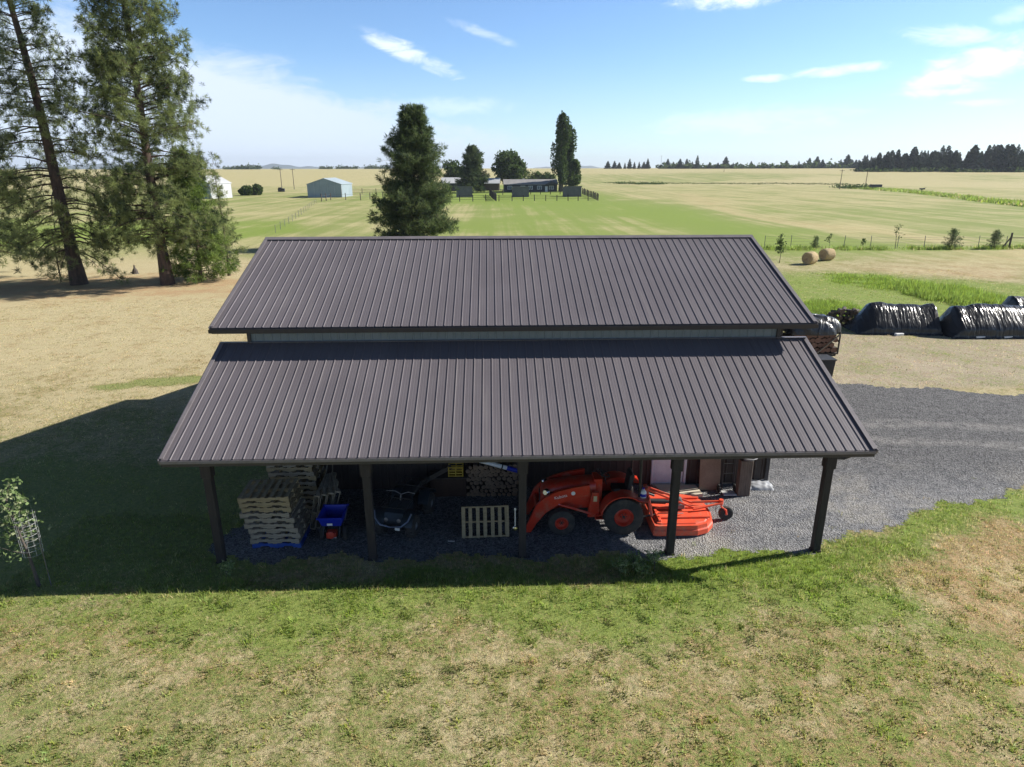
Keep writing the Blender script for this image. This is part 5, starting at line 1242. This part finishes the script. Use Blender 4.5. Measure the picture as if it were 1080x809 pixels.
# young tree in the foreground left with its wire guard
sap = twiggy(42, 620, 2.5, 'young leafy tree planted in the lawn at the left edge of the photo', 124, 1.25, 'tree', m_sapG, n=13, spread=.155, leaf=.085, perb=15)
sap.rotation_euler.y = R(-1)
wg = root('wire_guard', 'wire mesh guard standing round the young tree at the left edge', 'wire guard', (sap.location.x+.06, sap.location.y, 0))
k = MB()
for i in range(10):
    a = i*math.pi/5; k.tube([(math.cos(a)*.19, math.sin(a)*.19, .90), (math.cos(a)*.21, math.sin(a)*.21, 1.9)], .003, 4)
for z in np.arange(.92, 1.92, .125): k.tube([(math.cos(i*math.pi/8)*.2, math.sin(i*math.pi/8)*.2, z) for i in range(17)], .0028, 4)
k.build('mesh', mat('galvanised_wire', (.6, .6, .6), (.5, .5, .5), 9, .5, .4), wg)
k = MB(); k.tube([(.21, 0, 0), (.21, 0, 1.5)], .012, 6); k.build('stake', m_grey, wg)
# weeds in front of the tractor
for i, (u, v, h) in enumerate([(668, 603, .36), (676, 607, .30), (690, 602, .40), (655, 606, .3), (240, 610, .3)]):
    p = at(u, v); twiggy(u, v, h, 'flowering weed standing in the lawn in front of the tractor', 300+i, 1.2, 'weed', m_sapG, n=7, spread=.4, leaf=.05)['group'] = 'weeds in front of the tractor'
bpy.data.objects['sapling'].name = 'sapling'

# ---- hay bales
m_hay, N, b = newmat('hay'); tc = N.n('ShaderNodeTexCoord').outputs['Object']; n1 = N.noise(N.mapping(tc, (1, 5, 5)), 5, 6, .75); N.set(b.inputs['Base Color'], N.mix(N.ss(n1, .32, .68), (.64, .50, .28), (.38, .27, .14))); b.inputs['Roughness'].default_value = .95; bump(N, b, n1, 1., .10)
m_hayend = mat('hay_end', (.50, .36, .20), (.30, .20, .11), 6, .95, bmp=.8)
def bale(u, v, rz, lab):
    p = at(u, v); g_ = random.Random(int(u)); k = MB(); r = .60; n = 36; prof = [(0, -.62), (.2, -.60), (.42, -.63), (r*.9, -.62), (r, -.52), (r*1.01, -.2), (r, .1), (r*1.01, .4), (r, .52), (r*.9, .62), (.42, .63), (.2, .60), (0, .62)]
    k.lathe(prof, n, (0, 0, r*.96), (1, 0, 0)); k.mi = [1 if (i//n < 2 or i//n > 9) else 0 for i in range(len(k.f))]; k.v = [(x+g_.uniform(-.018, .018), y+g_.uniform(-.02, .02), max(z+g_.uniform(-.02, .02), 0)) for x, y, z in k.v]
    return tag(k.build('hay_bale', [m_hay, m_hayend], smooth=True, loc=(p.x, p.y+.5, 0), rz=rz), lab, 'hay bale', 'round hay bales on the right field')
bale(856, 279, R(38), 'round straw coloured hay bale in the right field, the nearer left one'); bale(874, 275, R(22), 'round straw coloured hay bale in the right field, the one behind on the right')

# ---- wood piles under black tarps
m_tarp, N, b = newmat('black_tarp'); tc = N.n('ShaderNodeTexCoord').outputs['Object']; n1 = N.noise(N.mapping(tc, (1.6, .9, .9)), 2.2, 2, .5, .6); n2 = N.noise(tc, 9, 4, .7, .8)
b.inputs['Base Color'].default_value = (.022, .023, .026, 1); N.set(b.inputs['Roughness'], N.m('ADD', .27, N.m('MULTIPLY', n2, .22))); b.inputs['Specular IOR Level'].default_value = .6
bump(N, b, N.m('ADD', n1, N.m('MULTIPLY', n2, .10)), .9, .12)
m_tarpg, N, b = newmat('greyish_tarp'); tc = N.n('ShaderNodeTexCoord').outputs['Object']; n1 = N.noise(N.mapping(tc, (3.2, .7, .5)), 2.2, 1.5, .5, .4); n2 = N.noise(tc, 9, 4, .7, .8)
b.inputs['Base Color'].default_value = (.026, .027, .030, 1); N.set(b.inputs['Roughness'], N.m('ADD', .18, N.m('MULTIPLY', n2, .14))); b.inputs['Specular IOR Level'].default_value = .36
bump(N, b, N.m('ADD', n1, N.m('MULTIPLY', n2, .10)), .9, .085)
def tarped(x0, x1, y0, depth, h, seed, m, label, skirt=.22, flare=.5, rz=0., flare2=.3):
    """draped sheet: a low front skirt, a long slope to the ridge, the back slope; ends fall to the ground"""
    g_ = np.random.default_rng(seed); L_ = x1-x0; nx, nt = 70, 34
    prof = [(-depth/2-.10, 0), (-depth/2, .10), (-depth/2+.02, h*skirt), (-depth/2+.10, h*(skirt+.09)), (-depth*.16, h*.90), (0, h), (depth*.16, h*.9), (depth/2-.1, h*.34), (depth/2, .1), (depth/2+.1, 0)]
    s = np.linspace(0, len(prof)-1, nt); py = np.interp(s, range(len(prof)), [p[0] for p in prof]); pz = np.interp(s, range(len(prof)), [p[1] for p in prof])
    A = g_.uniform(0, 6.28, 12); V = []
    for i in range(nx+1):
        t = i/nx; x = x0+L_*t; f = min(1, t*L_/flare, (1-t)*L_/flare2)**.9 if flare > 0 else 1
        for j in range(nt):
            wv = sum(math.sin(x*(2.2+q*1.9)+py[j]*(1.1+.9*q)*(1 if q % 2 else -1)+A[q])/(2+q) for q in range(7))*.042
            V.append((x+.05*wv*10*(pz[j]/h), y0+py[j]*(.93+.07*f)+wv*.7, max(0.004, pz[j]*(f*.98)*(1+.035*math.sin(x*1.7+A[3])+.02*math.sin(x*4.1+A[4]))+wv*(.9 if pz[j] > .15 else .1))))
    V = np.array(V); i, j = np.meshgrid(np.arange(nx), np.arange(nt-1), indexing='ij'); Q = np.stack([i*nt+j, (i+1)*nt+j, (i+1)*nt+j+1, i*nt+j+1], -1).reshape(-1, 4)
    c = np.array([(x0+x1)/2, y0, 0]); V -= c
    o = npmesh('tarp', V, Q, m, smooth=True, loc=tuple(c)); o.rotation_euler.z = rz
    return tag(o, label, 'tarp', 'tarped piles on the right')
tarped(20.3, 25.2, 22.9, 2.5, 1.62, 5, m_tarpg, 'black tarp over the left one of the wood piles, with a dark left end', .24, 1.0, R(-5))
tarped(25.0, 30.6, 21.9, 2.6, 1.72, 9, m_tarpg, 'black tarp over the longest wood pile at the right edge, strongly glinting in the sun', .30, .6, R(-2))
tarped(30.3, 35, 24.3, 2.5, 1.75, 12, m_tarp, 'dark black tarp over a pile cut off by the right edge, behind the glinting one', .3, .6, R(-4))
# white edge weights along the tarp hems
for i, (u, v) in enumerate([(1033, 357), (1062, 357), (948, 354)]):
    p = at(u, v); k = MB(); k.box((0, 0, .07), (.5, .2, .14), rz=.1*i); tag(k.build('block', m_white, loc=(p.x, p.y, 0)), ['white block holding down the hem of the glinting tarp, middle', 'white block holding down the hem of the glinting tarp, near the right edge', 'small white block at the foot of the left tarp'][i], 'block')
# heap of split logs left of them
hl = [logmesh('split_log', r, .45, m_endgrain, m_trunk2) for r in (.09, .12)]; g3 = random.Random(2); n_ = 0
for o in hl: tag(o, 'split log in the loose dark heap at the left end of the tarps', 'log', 'split logs in the heap by the tarps')
for lvl in range(5):
    for q in range(11-lvl):
        o = hl[n_ % 2] if n_ < 2 else dup(hl[n_ % 2]); n_ += 1
        o.location = (19.7+q*.22+lvl*.06+g3.uniform(-.05, .05), 24.3+g3.uniform(-.3, .3), .10+lvl*.20+g3.uniform(-.03, .03)); o.rotation_euler = (g3.uniform(-.3, .3), g3.uniform(0, 3), g3.uniform(-.8, .8))
# crate of round logs, tarp bundle on top, right behind the barn
cr = root('log_crate', 'open sided wooden crate filled with red brown round logs beside the barn', 'crate', (15.6, 18.2, 0))
k = MB()
for x in (-1.1, 0, 1.1): k.box((x, -.62, .04), (.1, .1, .08)); k.box((x, .62, .04), (.1, .1, .08))
k.box((0, 0, .11), (2.5, 1.4, .05)); k.build('base', m_frame, cr)
for x in (-1.22, 1.22):
    k = MB()
    for y in (-.66, .66): k.box((x, y, .68), (.07, .07, 1.1))
    for z in (.35, .75, 1.15): k.box((x, 0, z), (.03, 1.36, .1))
    k.build('end_frame', m_black, cr)
k = MB(); k.beam((.1, -.73, .16), (1.2, -.73, 1.15), .05, .10, (0, 1, 0)); k.build('cross_brace', m_pale, cr)
ll = [logmesh('round_log', r, 1.25, m_redlog, m_bark) for r in (.13, .165)]; n_ = 0
for o in ll: tag(o, 'red brown round log, sawn end outwards, stacked in the crate beside the barn', 'log', 'round logs in the crate')
for lvl in range(4):
    x = -1.05+(lvl % 2)*.13
    while x < 1.1:
        o = ll[n_ % 2] if n_ < 2 else dup(ll[n_ % 2]); n_ += 1; o.location = (15.6+x, 18.2, .285+lvl*.255); o.rotation_euler.z = g3.uniform(-.03, .03); x += .30
def bundle(c, sx_, sy_, h, seed, label, z=0.):
    g_ = np.random.default_rng(seed); A = g_.uniform(0, 6.28, 10); n, m_ = 48, 20; V = []
    for i in range(m_+1):
        ph = i/m_*math.pi/2
        for j in range(n):
            a = 2*math.pi*j/n; cs = math.copysign(abs(math.cos(a))**.6, math.cos(a)); sn = math.copysign(abs(math.sin(a))**.6, math.sin(a)); w_ = sum(math.sin(a*(3+q*2)+ph*(2+q)+A[q])/(2+q) for q in range(6))*.07
            V.append((cs*sx_*(math.cos(ph)**.5 if i < m_ else 0)*(1+w_), sn*sy_*(math.cos(ph)**.5 if i < m_ else 0)*(1+w_), h*math.sin(ph)*(1+w_*.6)))
    V = np.array(V); i, j = np.meshgrid(np.arange(m_), np.arange(n), indexing='ij'); j2 = (j+1) % n; Q = np.stack([i*n+j, i*n+j2, (i+1)*n+j2, (i+1)*n+j], -1).reshape(-1, 4)
    o = npmesh('tarp', V, Q, m_tarp, smooth=True, loc=(c[0], c[1], z)); return tag(o, label, 'tarp', 'tarped piles on the right')
bundle((15.6, 18.2), 1.4, .85, .85, 3, 'glossy black tarp bunched over the log crate beside the barn', 1.12)
bundle((12.9, 18.4), 1.3, 1.0, 2.0, 4, 'black tarped pile beside the barn, just left of the log crate')
bundle((15.8, 24.6), 1.7, 1.5, 1.75, 6, 'black tarped hump peeping out behind the right edge of the upper roof')
p = at(866, 395); bb = root('bin', 'small black bin standing in front of the log crate beside the lower roof', 'bin', (p.x-.1, p.y, 0))
k = MB(); k.prism([(-.42, 0), (.42, 0), (.47, .78), (-.47, .78)], .8, (0, 0, 0)); k.build('body', m_black, bb); k = MB(); k.box((0, 0, .81), (1.02, .9, .06)); k.build('lid', m_dark, bb)

# ---- utility poles, far vehicles
def pole(u, d_, h, lab, arms=True):
    p = far(u, d_); r = root('utility_pole', lab, 'utility pole', p, 0, 'utility poles')
    k = MB(); k.tube([(0, 0, -.3), (0, 0, h)], [.16, .11], 8); k.build('mast', m_fence, r, smooth=True)
    if arms:
        k = MB(); k.box((0, 0, h-.5), (2.2, .12, .12)); ar = k.build('crossarm', m_fence, r)
        for x in (-1, -.4, .4, 1): k = MB(); k.lathe([(0, 0), (.05, 0), (.06, .1), (0, .16)], 8, (x, 0, h-.44)); k.build('insulator', m_grey, ar)
for a_ in [(295, 300, 9.2, 'utility pole left of the steel shed, the nearer taller one'), (308, 330, 9.2, 'utility pole left of the steel shed, just right of its taller neighbour'), (889, 330, 8.2, 'leftmost utility pole by the green ditch on the right'),
           (916, 345, 8.2, 'utility pole beside the dark trailer on the right'), (764, 620, 9, 'far utility pole under the tall lone conifer on the right skyline'), (697, 900, 16, 'very far tall mast on the skyline right of the poplars')]: pole(*a_)
p = far(927, 332); t = root('trailer', 'dark flat trailer parked at the green ditch on the right', 'trailer', p, R(8))
k = MB(); k.box((0, 0, 1.5), (4.6, 2.1, 1.1)); k.build('box', m_dark, t); k = MB(); k.beam((2.2, 0, .9), (3.8, 0, .7), .15, .15); k.build('drawbar', m_dark, t)
for s_ in (-1, 1):
    for x in (-.6, .5): k = MB(); k.lathe([(0, -.12), (.42, -.12), (.42, .12), (0, .12)], 16, (x, s_*1.0, .42), (0, 1, 0)); k.build('wheel', m_tyre, t)
p = far(977, 325); t = root('implement', 'small dark farm implement left in the grass right of the dark trailer', 'implement', p)
k = MB(); k.box((0, 0, .7), (1.8, 1.0, .5)); k.beam((.5, 0, .9), (1.6, 0, 1.2), .12, .12); k.build('frame', m_dark, t); k = MB(); k.lathe([(0, -.1), (.35, -.1), (.35, .1), (0, .1)], 14, (-.5, -.55, .35), (0, 1, 0)); k.build('wheel', m_tyre, t)
p = far(295, 299); k = MB(); k.box((0, 0, .7), (2.6, 1.2, 1.3)); k.box((-.5, 0, 1.5), (1.2, 1.1, .5)); tag(k.build('equipment_box', m_dark, loc=(p.x, p.y-1, p.z)), 'dark boxy equipment at the foot of the left utility pole', 'equipment')
# far blue hills
m_hill = mat('hill_forest', (.045, .07, .065), (.06, .09, .075), .002, .95)
def hill(u0, u1, d_, h, name='hill'):
    k = MB(); n = 40; vs_ = []
    for r_ in range(3):
        for i in range(n+1):
            t = i/n; p = far(u0+(u1-u0)*t, d_+r_*600); vs_.append((p.x, p.y, 4+(0, 1, .3)[r_]*h*(math.sin(math.pi*t)**.8)*(1+.22*math.sin(t*17+u0)+.12*math.sin(t*41))))
    k.add(vs_, [(r_*(n+1)+i, r_*(n+1)+i+1, (r_+1)*(n+1)+i+1, (r_+1)*(n+1)+i) for r_ in range(2) for i in range(n)]); tag(k.build(name, m_hill, smooth=True), kind='structure')
hill(225, 350, 7000, 44); hill(370, 480, 7000, 50); hill(560, 640, 7200, 35); hill(690, 720, 7400, 40); hill(0, 230, 7600, 48); hill(820, 900, 7400, 34)
# ---- the air
k = MB(); S = 9500; k.add([(x, y, z) for z in (-2.5, 130) for x, y in ((-S, -S), (S, -S), (S, S), (-S, S))], [(3, 2, 1, 0), (4, 5, 6, 7)]+[(i, (i+1) % 4, 4+(i+1) % 4, 4+i) for i in range(4)])
m_air = bpy.data.materials.new('air'); m_air.use_nodes = True; nt = m_air.node_tree; nt.nodes.remove(nt.nodes['Principled BSDF'])
pv = nt.nodes.new('ShaderNodeVolumePrincipled'); pv.inputs['Color'].default_value = (.80, .88, 1, 1); pv.inputs['Density'].default_value = 1.0e-4; pv.inputs['Anisotropy'].default_value = .2
try: m_air.cycles.homogeneous_volume = True
except Exception as ex: print('no homogeneous flag', ex)
nt.links.new(pv.outputs[0], [q for q in nt.nodes if q.type == 'OUTPUT_MATERIAL'][0].inputs['Volume'])
HAZE = True
if HAZE: tag(k.build('haze', m_air), kind='stuff')
